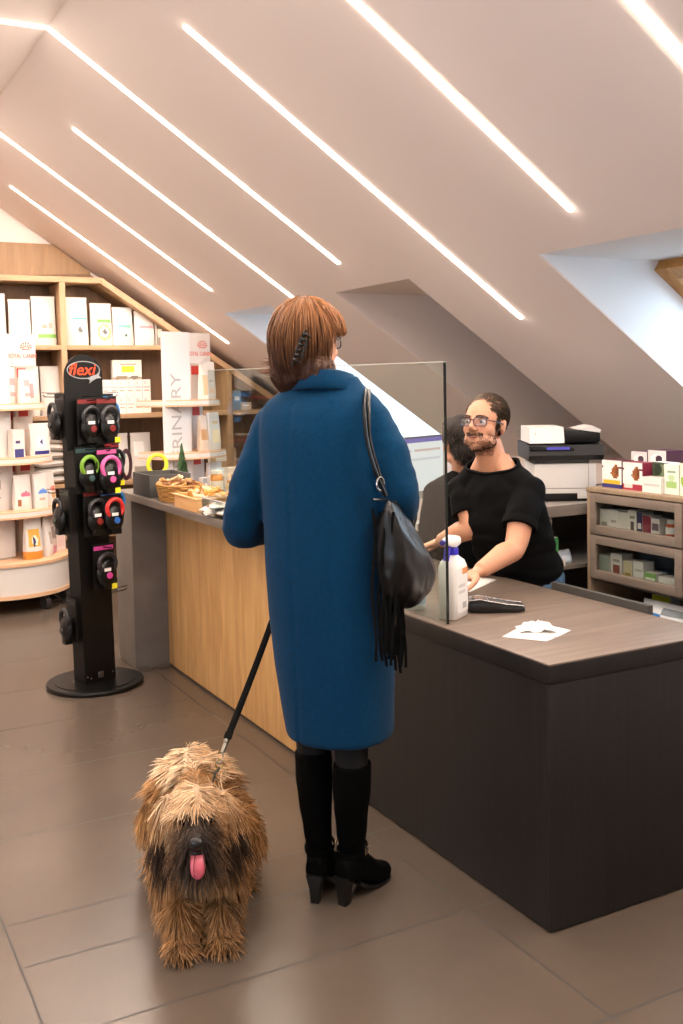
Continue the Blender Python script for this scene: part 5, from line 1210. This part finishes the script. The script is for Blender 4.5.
for i in range(17):                # fringe of narrow strips along the back edge
    y = -.145+.0065*i; x = BX-.035+.06*((i*7) % 17)/17; z0 = 1.17-.004*i; L_ = .36+.05*rn.random()
    pts = [V((x+.006*math.sin(k*1.3+i), y+.004*math.sin(k*.9+i*2), z0-L_*k/7)) for k in range(8)]; m.tube(pts, [(.0042, .0013)]*8, 6, up=(0, 1, 0))
m.obj('fringe', mat('black_suede_fringe', '#040404', rough=.85, spec=.12), bag)
RSt = wl(366, 398, -.0)
for off in (-.008, .008):
    m = M(); y0 = -.11
    pts = catmull([V((BX-.01, y0, 1.20)), V((BX-.03, y0-.015+off, 1.27)), wl(368, 440, -.125)+V((0, off, 0)), wl(366, 412, -.105)+V((off*.3, off, .004)), wl(367, 396, -.03)+V((off*.2, off, .010)), wl(369, 398, .05)+V((0, off, .006)), V((RSt.x+.02, .135+off, 1.33)), V((BX-.01, .12+off, 1.15)), V((BX-.005, .10, 1.085))], 8)
    m.tube(pts, [(.0075, .0045)]*len(pts), 8); m.obj('strap', LEA, bag)
m = M(); k = 20; c = V((BX-.018, -.128, 1.235)); m.tube([c+V((.004*math.cos(2*PI*j/k), .016*math.cos(2*PI*j/k), .018*math.sin(2*PI*j/k))) for j in range(k)], .0028, 8, closed=True); m.obj('strap_ring', mat('ring_steel', '#b9b6b0', .25, 1), bag)
m = M(); m.tube(catmull([V((BX-.045, -.11, 1.19)), V((BX+.0, -.02, 1.175)), V((BX+.0, .08, 1.12)), V((BX-.01, .15, 1.045))], 6), .003, 6); m.obj('zip', mat('zip_dark', '#3a3836', .3, .7), bag)
# ================================================================ man seated behind the desk
MR = pd(524, 600, 4.08); MR.z = 0
MANF = V((-.95, -.31, 0)).normalized()
man = root_at('person', 'bearded man in glasses and black T-shirt sitting behind the dark desk', 'person', MR, math.atan2(-MANF.x, MANF.y))
MI = man.matrix_basis.inverted(); MI3 = MI.to_3x3()
def mp(px, py, d): return MI @ pd(px, py, d)
hipc = mp(524, 596, 4.10); waist = mp(517, 560, 4.06); chest = mp(503, 512, 4.01); neck = mp(490, 458, 3.99)
headc = mp(485, 424, 3.97)
lsh, rsh = mp(528, 486, 3.89), mp(464, 484, 4.10)
lel, lwr = mp(515, 547, 3.78), mp(480, 571, 3.64)
rel_, rwr = mp(471, 527, 4.02), mp(441, 541, 4.16)
fwd = MI3 @ (V((-.89, -.42, .17)))
MHB = basis(fwd)
m = M(); head_forms(m, headc, MHB, .98)
m.tube([neck+V((0, -.02, -.05)), neck+V((0, .0, .02)), headc+MHB @ V((0, -.02, -.06))], [.056, .057, .055], 18)
m.tube([hipc+V((0, 0, -.03)), waist, chest, neck+V((0, -.01, -.06))], [(.15, .11), (.145, .11), (.155, .105), (.07, .055)], 20, up=(0, 1, 0))
for s_, sx in ((lsh, 1), (rsh, -1)): m.ell(s_+V((0, 0, -.03)), .044); m.tube([neck+V((-sx*.03, -.02, -.004)), neck.lerp(s_, .45)+V((0, -.01, -.02))], [.042, .045], 14)
limb(m, [lsh+V((0, 0, -.03)), lsh.lerp(lel, .5), lel, lel.lerp(lwr, .35), lwr], [.046, .050, .041, .043, .029], 16)
limb(m, [rsh+V((0, 0, -.03)), rsh.lerp(rel_, .5), rel_, rel_.lerp(rwr, .35), rwr], [.046, .050, .041, .043, .029], 16)
ld = (mp(452, 583, 3.60)-lwr).normalized(); rd = (mp(424, 547, 4.20)-rwr).normalized()
hand_forms(m, lwr+ld*.012, ld, V((0, 0, 1)), -1, .35, .05, 1.0, .4); hand_forms(m, rwr+rd*.012, rd, V((0, 0, 1)), 1, .35, .05, 1.0, .4)
kn = [V((-.16, .44, hipc.z-.02)), V((.16, .44, hipc.z-.02))]; ank = [V((-.14, .28, .12)), V((.14, .30, .12))]
for k_, a_, sx in ((kn[0], ank[0], -1), (kn[1], ank[1], 1)): limb(m, [hipc+V((sx*.09, 0, -.06)), k_, k_*.5+a_*.5+V((0, -.02, 0)), a_], [.085, .062, .055, .04], 14)
bv, bn, bf = weld(m, .005, 3, .4)
mb_ = skin_obj('body', bv, bf, SKIN, man)
eye_set(mb_, headc, MHB, .98, '#4f5a55', Matrix(), up=-.002, fw=.0765)
m = M(); m.tube([headc+MHB @ V((x*.98, (.0925-.25*abs(x))*.98, (-.0635+.05*abs(x))*.98)) for x in (-.02, -.01, 0, .01, .02)], [(.0012, .002)]*5, 6); m.obj('lips', mat('lip_rose', '#a3574c', .5), mb_)
m = M(); P = [headc+MHB @ V((x, .0905-.25*abs(x), -.0635)) for x in (-.016, -.008, 0, .008, .016)]; m.tube(P, [(.0008, .003), (.001, .0055), (.001, .0065), (.001, .0055), (.0008, .003)], 8, up=MHB @ V((1, 0, 0))); m.obj('mouth', mat('mouth_dark', '#5a2a26', .5), mb_)
for q in (-1, 1):
    m = M(); m.tube([headc+MHB @ V((q*x, y, z)) for x, y, z in ((.012, .097, .0165), (.026, .096, .0205), (.042, .085, .0195), (.052, .072, .013))], [(.0025, .0036)]*4, 8); m.obj('eyebrow', mat('brow_hair', '#3b2a20', .8), mb_)
spectacles(man, headc, MHB, .98, Matrix(), mat('blue_black_frames', '#2b2f3f', .25, .3), up=-.004, fw=.108, w=.0255, h=.0165)
# short hair: close cap and fine strands; beard stubble
def on_head(q): return (MHB.transposed() @ (V(q)-headc))/.98
HB_ = printed('hair_brown', .55, spec=.2)
def scalp(q):
    if q.z < -.055 or q.y > .088: return False
    front = .066 if abs(q.x) < .045 else .05
    if q.y > .035 and q.z < front: return False
    if q.y > -.005 and q.z < .010: return abs(q.x) > .055 and q.z > -.02 and q.y < .030
    if q.y > .042 and q.z < .05: return False
    if q.z < -.045+.4*max(0, q.y+.06): return q.y < -.06
    return True
rn = random.Random(4); paths = []; cols = []; rad = []
hsel = [f for f in bf if (V(bv[f[0]])-headc).length < .16]
for p, n_ in tri_sample(bv, hsel, 9000, rn):
    q = on_head(p)
    if not scalp(q): continue
    if abs(abs(q.x)-.079) < .012 and -.045 < q.z < .022 and abs(q.y+.012) < .022: continue
    d = (n_*.8+MHB @ V((0, -.25 if q.z > .06 else -.1, -.9 if q.z < .07 else .15))).normalized(); L_ = .010+.016*max(0, min(1, (q.z-.0)/.1))
    k_ = max(0, min(1, (q.z-.03)/.06)); d = (n_*.5+MHB @ V((.12*k_, -.25-.5*k_, -.8*(1-k_)))).normalized()
    paths.append([p-n_*.001, p+d*L_*.5+n_*.001, p+(d*L_+MHB @ V((0, 0, -.003)))]); g = rn.uniform(.7, 1.35)*(1+1.2*max(0, min(1, (q.y+.02)/.08))*(q.z > .06)); cols.append(((.028*g, .017*g, .011*g), (.045*g, .028*g, .017*g))); rad.append(.0019)
cap = strands('hair', paths, rad, HB_, man, cols)
paths = []; cols = []; rad = []
for p, n_ in tri_sample(bv, hsel, 15000, rn, lambda p: 4. if abs(on_head(p).x) < .036 and -.062 < on_head(p).z < -.04 and on_head(p).y > .07 else 1.):
    q = on_head(p)
    jaw = q.z < -.045 and q.z > -.125 and q.y > .0 and not (abs(q.x) < .024 and -.078 < q.z < -.0505)
    mous = abs(q.x) < .036 and -.0575 < q.z < -.043 and q.y > .074 and not (abs(q.x) < .014 and q.z > -.047)
    side = abs(q.x) > .055 and -.05 < q.z < .0 and -.0 < q.y < .03
    if not (jaw or mous or side): continue
    if jaw and q.z > -.06+.0*abs(q.x) and abs(q.x) < .05 and not mous: continue
    if rn.random() > (.95 if q.z < -.07 or mous else .5): continue
    d = (n_*.7+MHB @ V((0, 0, -1))).normalized(); L_ = rn.uniform(.003, .0065)
    paths.append([p-n_*.0005, p+d*L_*.5, p+d*L_]); g = rn.uniform(.7, 1.4); cols.append(((.04*g, .021*g, .013*g), (.065*g, .034*g, .02*g))); rad.append(.0011)
strands('beard', paths, rad, HB_, man, cols)
# T-shirt
TEE = mat('black_cotton', '#050506', rough=.9, spec=.12, bump=(220, .15, .001))
m = M()
m.tube([hipc+V((0, -.005, .085)), waist, waist.lerp(chest, .5), chest, chest.lerp(neck, .45), neck+V((0, -.012, -.038))], [(.172, .135), (.170, .135), (.172, .132), (.182, .132), (.16, .105), (.075, .07)], 26, up=(0, 1, 0))
for s_, sx in ((lsh, 1), (rsh, -1)):
    m.ell(s_+V((-sx*.006, 0, -.024)), .063); m.tube([neck+V((-sx*.045, -.02, -.022)), neck.lerp(s_, .5)+V((0, -.01, -.012)), s_+V((0, 0, -.02))], [.056, .060, .055], 16)
for s_, e_ in ((lsh, lel), (rsh, rel_)):
    d = e_-s_; limb(m, [s_+V((0, 0, -.02)), s_+d*.35, s_+d*.62], [.058, .064, .0655], 18)
def teefold(vs, ns):
    out = np.array(vs); c0 = 0
    for i in range(len(vs)):
        x, y, z = vs[i]; d = noise.noise(V((x*6, y*6, z*11)))*.009+noise.noise(V((x*13+5, y*13, z*20+x*10)))*.006
        if z < waist.z+.12: d += noise.noise(V((x*5, y*5, z*34)))*.010
        out[i] = vs[i]+ns[i]*d
    return out
tv, tn, tf = weld(m, .007, 5, .5, teefold)
bm = bmesh.new(); bv_ = [bm.verts.new(tuple(v)) for v in tv]
for f in tf: bm.faces.new([bv_[i] for i in f])
nco = neck+V((0, .02, -.040)); nno = V((0, .5, 1)).normalized()
bmesh.ops.bisect_plane(bm, geom=bm.verts[:]+bm.edges[:]+bm.faces[:], plane_co=nco, plane_no=nno, clear_outer=True)
be = [e for e in bm.edges if e.is_boundary]; bm.verts.index_update()
adj = {}
for e in be:
    for q, r in ((e.verts[0], e.verts[1]), (e.verts[1], e.verts[0])): adj.setdefault(q, []).append(r)
loop = [be[0].verts[0]]
while True:
    nx_ = [q for q in adj[loop[-1]] if q not in loop[-2:] and q != loop[0]] if len(loop) > 1 else adj[loop[-1]][:1]
    if not nx_ or len(loop) > 2000: break
    loop.append(nx_[0])
for _ in range(25):
    pos = [q.co.copy() for q in loop]
    for k in range(len(loop)): loop[k].co = pos[k]*.4+(pos[k-1]+pos[(k+1) % len(loop)])*.3
ring_ = [q.co.copy() for q in loop]
me = bpy.data.meshes.new('t_shirt'); bm.to_mesh(me); bm.free(); me.materials.append(TEE); me.shade_smooth()
o = bpy.data.objects.new('t_shirt', me); COL.objects.link(o); o.parent = man
m = M(); m.tube(ring_[::2], .0065, 8, closed=True); m.obj('neckband', TEE, man, angle=180)
for s_, e_ in ((lsh, lel), (rsh, rel_)):
    d = (e_-s_); c = s_+d*.62; dn = d.normalized(); m = M(); m.tube([c-dn*.012, c+dn*.004, c+dn*.016, c+dn*.012], [.0665, .0675, .0655, .058], 24); m.obj('sleeve_hem', TEE, man)
# jeans, belt line, shoes
DEN = mat('blue_denim', '#2f4a66', rough=.85, var=(35, .3, '#4d6d8c'), bump=(250, .2, .001))
m = M(); m.tube([hipc+V((0, 0, -.13)), hipc+V((0, -.002, -.05)), hipc+V((0, 0, .10))], [(.165, .14), (.18, .145), (.168, .130)], 24, up=(0, 1, 0))
for k_, a_, sx in ((kn[0], ank[0], -1), (kn[1], ank[1], 1)): limb(m, [hipc+V((sx*.09, .02, -.06)), hipc*.5+k_*.5+V((sx*.04, 0, -.02)), k_, k_*.5+a_*.5+V((0, -.02, 0)), a_], [.10, .09, .074, .066, .056], 16)
jv, jn, jf = weld(m, .008, 4, .5, folds(14, .009, 3)); skin_obj('jeans', jv, jf, DEN, man)
for a_, sx in ((ank[0], -1), (ank[1], 1)):
    m = M(); rings = []
    for y, z1, w_ in ((-.07, .05, .022), (-.06, .085, .034), (-.02, .10, .038), (.03, .085, .040), (.09, .058, .045), (.14, .046, .042), (.165, .035, .024)):
        rings.append([V((a_.x+w_*x, a_.y+y, a_.z-.105+.003+z*z1)) for x, z in ((-.9, 0), (.9, 0), (1, .3), (.8, .8), (0, 1), (-.8, .8), (-1, .3))])
    m.loft(rings); m.obj('shoe', mat('dark_shoe', '#1c1a19', .6), man)
def stool(loc, rz, seat, label):
    t = thing('office_stool', label, 'chair', loc, rz)
    m = M(); m.lathe([(0, seat-.07), (.16, seat-.07), (.195, seat-.055), (.20, seat-.02), (.18, seat-.004), (0, seat)], n=36); m.obj('seat', mat('stool_vinyl', '#191818', .5), t)
    m = M(); m.cyl((0, 0, .07), (0, 0, seat-.071), .022); m.obj('post', mat('stool_steel', '#8b8a88', .3, .9), t)
    for k in range(5):
        a = 2*PI*k/5; m = M(); m.tube([(0, 0, .08), (.26*math.cos(a), .26*math.sin(a), .055)], [.020, .014], 8); m.ell((.265*math.cos(a), .265*math.sin(a), .026), (.022, .022, .026)); m.obj('leg', mat('stool_base', '#232222', .5), t)
    return t
stool(MR, 0, hipc.z-.105, 'black round office stool under the man in glasses')
# footrest bar of the stool keeps his shoes clear of the floor
# ================================================================ second person at the monitor
P2 = pd(462, 560, 4.62); P2.z = 0; P2F = (V((MC.x, MC.y, 0))-P2).normalized()
per = root_at('person', 'dark-haired person in black, back turned, facing the monitor behind the man', 'person', P2, math.atan2(-P2F.x, P2F.y))
PI_ = per.matrix_basis.inverted()
def pp(px, py, d): return PI_ @ pd(px, py, d)
h2 = pp(460, 442, 4.58); n2 = pp(463, 475, 4.62); c2_ = n2+V((0, -.01, -.20)); w2 = n2+V((0, -.02, -.42)); hp2 = n2+V((0, -.02, -.56))
B2 = basis(PI_.to_3x3() @ V((.08, .98, -.05)))
sh2 = [n2+V((-.145, 0, -.075)), n2+V((.145, 0, -.075))]; el2 = [sh2[0]+V((-.03, .04, -.26)), sh2[1]+V((.015, .04, -.26))]; wr2 = [el2[0]+V((.06, .22, .04)), el2[1]+V((-.06, .22, .04))]
def trunk(m, ex):
    m.tube([hp2, w2, c2_, n2+V((0, -.01, -.06))], [(.15+ex, .11+ex), (.14+ex, .105+ex), (.165+ex, .11+ex), (.085+ex, .07+ex)], 20, up=(0, 1, 0)); m.ell(sh2[0], .055+ex); m.ell(sh2[1], .055+ex)
    for s_ in sh2: m.tube([n2+V((0, -.015, -.02)), n2.lerp(s_, .5)+V((0, -.01, -.01)), s_], [.045+ex, .055+ex, .055+ex], 14)
    for s_, e_, w_ in zip(sh2, el2, wr2): limb(m, [s_, e_, w_], [.054+ex, .045+ex, .033+ex], 14)
m = M(); head_forms(m, h2, B2, .94); m.tube([n2+V((0, -.01, -.05)), n2, h2+B2 @ V((0, -.02, -.06))], [.06, .052, .052], 16); trunk(m, -.008)
for w_, e_, sd in ((wr2[0], el2[0], 1), (wr2[1], el2[1], -1)): d = (w_-e_).normalized(); hand_forms(m, w_+d*.01, d, V((0, 0, 1)), sd, .5, .04, .95)
k2 = [V((-.12, .42, hp2.z-.02)), V((.12, .42, hp2.z-.02))]; a2 = [V((-.12, .36, .1)), V((.12, .36, .1))]
for k_, a_, sx in ((k2[0], a2[0], -1), (k2[1], a2[1], 1)): limb(m, [hp2+V((sx*.09, 0, -.05)), k_, a_], [.082, .06, .04], 14)
v_, n_, f_ = weld(m, .0065, 3, .4); b2 = skin_obj('body', v_, f_, SKIN, per)
eye_set(b2, h2, B2, .94, '#3a2a20', Matrix())
m = M(); trunk(m, .012); v_, n_, f_ = weld(m, .009, 5, .5, folds(9, .010, 8)); skin_obj('black_top', v_, f_, TEE, per)
m = M(); m.tube([hp2+V((0, 0, -.12)), hp2+V((0, 0, .02))], [(.16, .135), (.17, .135)], 20, up=(0, 1, 0))
for k_, a_, sx in ((k2[0], a2[0], -1), (k2[1], a2[1], 1)): limb(m, [hp2+V((sx*.09, .02, -.05)), k_, a_], [.095, .072, .052], 14)
v_, n_, f_ = weld(m, .010, 4); skin_obj('trousers', v_, f_, mat('dark_trousers', '#22242a', .85), per)
for a_ in a2:
    m = M(); m.ell((a_.x, a_.y+.05, a_.z-.055), (.045, .13, .042)); m.obj('shoe', mat('dark_shoe', '#1c1a19', .6), per)
er = B2.to_euler(); m = M(); m.ell(h2+B2 @ V((0, -.024, .034)), (.082, .098, .088), er, 24, 14); m.ell(h2+B2 @ V((0, -.06, -.035)), (.068, .052, .06), er, 20, 12); m.ell(h2+B2 @ V((0, .05, .08)), (.05, .045, .035), er)
v_, n_, f_ = weld(m, .006, 4, .5, folds(30, .003, 2)); hsh = skin_obj('hair', v_, f_, HB_, per, [(.014, .010, .008, 1)]*len(v_))
paths = []; cols = []
for p, n_ in tri_sample(v_, f_, 1500, rn):
    q = B2.transposed() @ (p-h2)
    if q.y > .07 and q.z < .06: continue
    d = (n_*.45+V((0, 0, -.8))+B2 @ V((0, -.2, 0))).normalized(); paths.append([p, p+d*.008+n_*.002, p+d*.018]); g = rn.uniform(.6, 1.6); cols.append(((.014*g, .010*g, .008*g), (.03*g, .02*g, .015*g)))
strands('locks', paths, .0022, HB_, hsh, cols)
stool(P2+P2F*0, 0, max(.3, hp2.z-.10), 'black round office stool under the person at the monitor')
# ================================================================ shaggy dog facing the camera, and its leash
DR = V((.93, 2.675, 0)); DF = V((-.33, -.944, 0)).normalized()
dog = root_at('dog', 'shaggy golden brown dog facing the camera with its pink tongue out', 'dog', DR, math.atan2(-DF.x, DF.y))
DI = dog.matrix_basis.inverted()
def dl(px, py, ly):
    o = DI @ V((0, 0, EYE)); d = DI.to_3x3() @ (CR*((px-341.5)/F_PX)+CD*((py-PY)/F_PX)+CF)
    return o+d*((ly-o.y)/d.y)
hd_ = dl(196, 815, .17); ch = dl(197, 868, .08); pr = dl(180, 938, .15); pl = dl(225, 928, .14); pr.z = pl.z = .03
sr, sl = dl(172, 872, .04), dl(224, 872, .04)
md_ = V((ch.x-.005, -.14, .265)); ru = V((ch.x-.0, -.36, .27)); ta = dl(186, 760, -.34)
hpl = DI @ at(247, 884, 2, 0); hpl.z = .03; hpr = V((ch.x+.12, -.36, .03))
DB = basis(V((.0, 1, -.10)))
m = M()
m.tube([V((ch.x, .16, .29)), V((ch.x, .08, .28)), md_, V((ch.x, -.28, .265)), V((ru.x, -.41, .265))], [(.045, .07), (.070, .11), (.064, .10), (.064, .10), (.04, .055)], 20, up=(0, 0, 1))
m.tube([V((ch.x, .05, .34)), hd_.lerp(ch, .4)+V((0, -.03, .02)), hd_+V((0, -.03, -.01))], [.085, .070, .064], 16)
m.ell(hd_, (.062, .085, .076)); m.ell(hd_+V((0, .07, -.028)), (.052, .055, .044)); m.ell(hd_+V((0, .055, -.065)), (.042, .05, .026)); m.ell(hd_+V((0, .118, -.018)), (.020, .016, .016))
for q in (-1, 1):
    m.ell(hd_+V((q*.038, .05, .026)), (.024, .024, .016))
    m.tube([hd_+V((q*.050, -.02, .04)), hd_+V((q*.070, -.015, .0)), hd_+V((q*.074, -.01, -.055)), hd_+V((q*.070, -.005, -.095))], [(.018, .04), (.016, .05), (.015, .045), (.01, .02)], 12, up=(1, 0, 0))
for s_, p_ in ((sr, pr), (sl, pl)):
    limb(m, [s_+V((0, .0, .02)), s_.lerp(p_, .45)+V((0, -.03, 0)), V((p_.x, p_.y-.025, .085)), V((p_.x, p_.y-.01, .05))], [.062, .045, .036, .036], 14)
    m.ell((p_.x, p_.y+.015, .028), (.040, .056, .028))
    for k in (-1.5, -.5, .5, 1.5): m.ell((p_.x+k*.018, p_.y+.052-abs(k)*.006, .021), (.012, .022, .018))
for p_, q in ((hpl, -1), (hpr, 1)):
    hip = V((ch.x+q*.045, -.34, .28)); kne = V((p_.x+q*.01, p_.y+.05, .19)); hock = V((p_.x, p_.y-.085, .115))
    limb(m, [hip, kne, hock, V((p_.x, p_.y-.05, .05)), V((p_.x, p_.y, .03))], [.068, .052, .034, .030, .030], 14)
    m.ell((p_.x, p_.y+.02, .026), (.036, .055, .026))
    for k in (-1.5, -.5, .5, 1.5): m.ell((p_.x+k*.016, p_.y+.058-abs(k)*.006, .019), (.011, .02, .017))
tail = catmull([V((ru.x, -.41, .29)), V((ru.x+.0, -.45, ta.z-.06)), V((ru.x+.0, -.42, ta.z-.015)), ta+V((.0, .0, -.01)), ta+V((-.03, .10, -.05))], 6); m.tube(tail, lerp_list([.035, .032, .032, .035, .022], len(tail)), 12)
dv, dn, df = weld(m, .0065, 4, .5)
GOLD, CREAM, DARKF, BROWN = V((.42, .20, .062)), V((.74, .56, .37)), V((.022, .016, .013)), V((.17, .078, .026))
rn = random.Random(21)
def fur_colour(p):
    """tan body, cream crown and tail, black ear tips and muzzle"""
    q = p-hd_; n_ = noise.noise(p*14)
    base = GOLD.lerp(BROWN, max(0, min(1, .35+n_*.9)))
    if (p-ta).length < .16 and p.y < -.2 and p.z > ta.z-.035: return CREAM.lerp(GOLD, rn.random()*.35), 1.15
    if q.length < .19 and p.y > hd_.y-.12:
        if q.y > .045 and abs(q.x) < .050 and q.z < .034 and not (q.z > .012 and abs(q.x) < .012 and q.y > .1):
            t = max(0, min(1, (.056-abs(q.x))/.03)); return base.lerp(DARKF*1.4, .55+.4*t), 1.0+.5*(q.z > -.005)
        if abs(q.x) > .060 and q.z < -.022: return DARKF.lerp(BROWN, rn.random()*.3), 1.
        if q.z > .03 and q.y > -.06: return CREAM.lerp(GOLD, .25+.5*rn.random()), 1.1
        return base.lerp(CREAM, .25*rn.random()), 1.
    if abs(p.x-ch.x) > .06 and p.y > -.1 and .22 < p.z < .36 and rn.random() < .55: return DARKF.lerp(BROWN, .3), 1.
    return base, 1.
vc = []
for v in dv: c, f = fur_colour(V(v)); vc.append((c.x*.6, c.y*.6, c.z*.6, 1))
FUR = printed('fur', .62, spec=.25)
db = skin_obj('body', dv, df, FUR, dog, vc)
paths = []; cols = []; rad = []
legx = lambda p: (p.z < .20)
for p, n_ in tri_sample(dv, df, 17500, rn, lambda p: 1.6 if (p-hd_).length < .17 else (1.2 if p.y > 0 else .7)):
    q = p-hd_; G = V((0, 0, -1)); L_ = .062; r = .0019; cl = .006; back = V((0, -1, 0))
    head = q.length < .17 and p.y > hd_.y-.10
    if p.z < .022 and n_.z < .2 and p.z < .012: continue
    if head:
        if q.y > .118 and abs(q.x) < .022 and abs(q.z+.018) < .02: continue          # nose
        if q.y > .06 and abs(q.x) < .026 and -.066 < q.z < -.040: continue           # mouth
        if q.y > .04 and abs(q.x) < .058 and q.z < .02:        # muzzle and beard
            d = n_*.55+G*.7+V((q.x*9, .1, 0)); L_ = .030+.04*(q.z < -.035); r = .0015
        elif q.y > .035 and abs(q.x) < .062 and q.z < .055:    # brows falling over the eyes
            d = n_*.5+V((q.x*10, .35, -.55)); L_ = .034
        elif abs(q.x) > .058:                                  # ears
            d = n_*.25+G*1.1+V((math.copysign(.32, q.x), .12, 0)); L_ = .055+.03*(q.z < -.03)
        else:                                                  # crown hair parted to both sides
            d = n_*.35+G*.55+V((math.copysign(.55, q.x+.006), .25, 0)); L_ = .044
    elif (p-ta).length < .17 and p.y < -.24 and p.z > ta.z-.08:
        d = n_*.5+V((math.copysign(.2, p.x-ta.x), .45, -.30)); L_ = .055
    elif p.z < .075 and (abs(p.y-pl.y) < .1 or abs(p.y-hpl.y) < .1):
        d = n_*.6+G*.45+V((0, .3, 0)); L_ = .030
    elif p.z < .21: d = n_*.42+G*1.0+V((0, .05, 0)); L_ = .060
    else: d = n_*.38+G*.9+(back*.35 if p.y < .05 else V((0, .15, 0))); L_ = .052 if p.y > -.02 else .034
    d = d.normalized(); k_ = d.dot(n_)
    if k_ < .22: d = (d+n_*(.22-k_)).normalized()
    Gt = G-n_*min(0, G.dot(n_))*.9
    L_ *= rn.uniform(.65, 1.3); L_ = min(L_, max(.012, (p.z-.002)/max(.05, -d.z)) if d.z < 0 else L_)
    ph = rn.uniform(0, 6.28); wv = rn.uniform(.002, .007); cv_ = V((math.cos(ph), math.sin(ph), 0)); ck = V((noise.noise(p*22), noise.noise(p*22+V((5, 5, 5))), 0))*.35
    d = (d+ck-n_*min(0, ck.dot(n_))).normalized(); P = []
    for i in range(6):
        t = i/5; pt_ = p-n_*.002+d*L_*t+Gt*(L_*.22*t*t)+cv_*(wv*math.sin(t*5+ph))*t
        if pt_.z < .002: pt_.z = .002
        P.append(pt_)
    paths.append(P); c, f = fur_colour(p); f *= rn.uniform(.6, 1.45)
    tip = c.lerp(CREAM, .25*rn.random()) if c.x > .1 else c
    cols.append((c*f*.75, tip*f*1.1)); rad.append(r*rn.uniform(.7, 1.5))
strands('fur', paths, rad, FUR, dog, cols)
m = M(); m.ell(hd_+V((0, .133, -.016)), (.021, .015, .016)); o = m.obj('nose', mat('dog_nose', '#060505', .3), dog, angle=180)
for q in (-1, 1): sphere_obj('eye', hd_+V((q*.036, .077, .018)), .0105, mat('dog_eye', '#0c0705', .12), dog)
m = M(); m.ell(hd_+V((0, .098, -.052)), (.028, .022, .014)); m.obj('mouth', mat('dog_mouth', '#1a0a0a', .5), dog, angle=180)
m = M()
tg = [(.075, -.048, .014), (.105, -.052, .019), (.125, -.062, .0205), (.134, -.078, .0205), (.135, -.092, .019), (.132, -.103, .0145), (.130, -.108, .007)]
P = [hd_+V((0, y, z)) for y, z, w_ in tg]; m.tube(P, [(w_, .005) for y, z, w_ in tg], 16, up=(0, 1, .3)); m.obj('tongue', mat('tongue_pink', '#c9606e', .35, var=(60, .3, '#b24c5c')), dog, angle=180)
RG = dl(222, 760, .03)
m = M(); c = hd_+V((0, -.095, -.062)); k = 30
ax = V((0, .75, .55)).normalized(); a_, b_ = frame_for(ax); pts = [c+a_*(.082*math.cos(2*PI*j/k))+b_*(.086*math.sin(2*PI*j/k)) for j in range(k)]
m.tube(pts, [(.0025, .010)]*k, 6, closed=True, up=ax); m.obj('collar', mat('collar_green', '#23271a', .7), dog)
m = M(); m.tube([RG+V((.012*math.cos(2*PI*j/18), 0, .012*math.sin(2*PI*j/18)-.010)) for j in range(18)], .0022, 8, closed=True); m.obj('collar_ring', mat('brass', '#b59a62', .3, 1), dog)
m = M(); j0 = min(pts, key=lambda p: (p-RG).length); m.tube([j0, j0.lerp(RG, .6), RG+V((0, 0, -.02))], [(.010, .003)]*3, 8); m.obj('collar_tab', mat('collar_green', '#23271a', .7), dog)
# leash from the ring to her left hand
dog.scale = (.91, 1, 1); dog.location += dog.matrix_basis.to_3x3() @ V((hd_.x*.09/.91, 0, 0))
RGW = Matrix.LocRotScale(dog.location, dog.rotation_euler, dog.scale) @ RG; HW = woman.matrix_basis @ (LW_+LWd*.085)
ls = thing('dog_leash', 'black dog leash running from the dog\'s collar up to the woman\'s left hand', 'leash', RGW)
e = HW-RGW; dn_ = e.normalized(); sd_ = CR
m = M(); a0 = dn_*.065; n_ = 24
pts = [a0.lerp(e, i/n_)+V((0, 0, -.020*math.sin(PI*i/n_))) for i in range(n_+1)]; m.tube(pts, [(.0098, .0022)]*len(pts), 8, up=dn_.cross(sd_)); 
m.obj('strap', mat('nylon_black', '#040404', .85, spec=.1, bump=(400, .3, .0008)), ls)
m = M(); hp = [e+V((.045*math.sin(t)*.4, .02*math.sin(t), .055*(1-math.cos(t)))) for t in [2*PI*j/20 for j in range(20)]]; m.tube(hp, [(.009, .0022)]*20, 8, closed=True, up=(1, 0, 0)); m.obj('handle_loop', mat('nylon_black', '#0c0b0b', .6), ls)
m = M(); m.cyl(dn_*.022, dn_*.05, .0055, .0065, 12); m.tube([dn_*.024, dn_*.010+sd_*.006, -dn_*.004+sd_*.007, -dn_*.010, -dn_*.004-sd_*.007, dn_*.008-sd_*.006], .0022, 8); m.ell(dn_*.058, (.0085, .0085, .008)); m.obj('snap_hook', mat('clip_steel', '#8f8a80', .3, 1), ls)
m = M(); m.box(-.011, .011, -.004, .004, .0, .020, .001); o = m.obj('keeper', mat('nylon_black', '#0c0b0b', .6), ls); o.location = dn_*.066; o.rotation_mode = 'QUATERNION'; o.rotation_quaternion = dn_.to_track_quat('Z', 'Y')
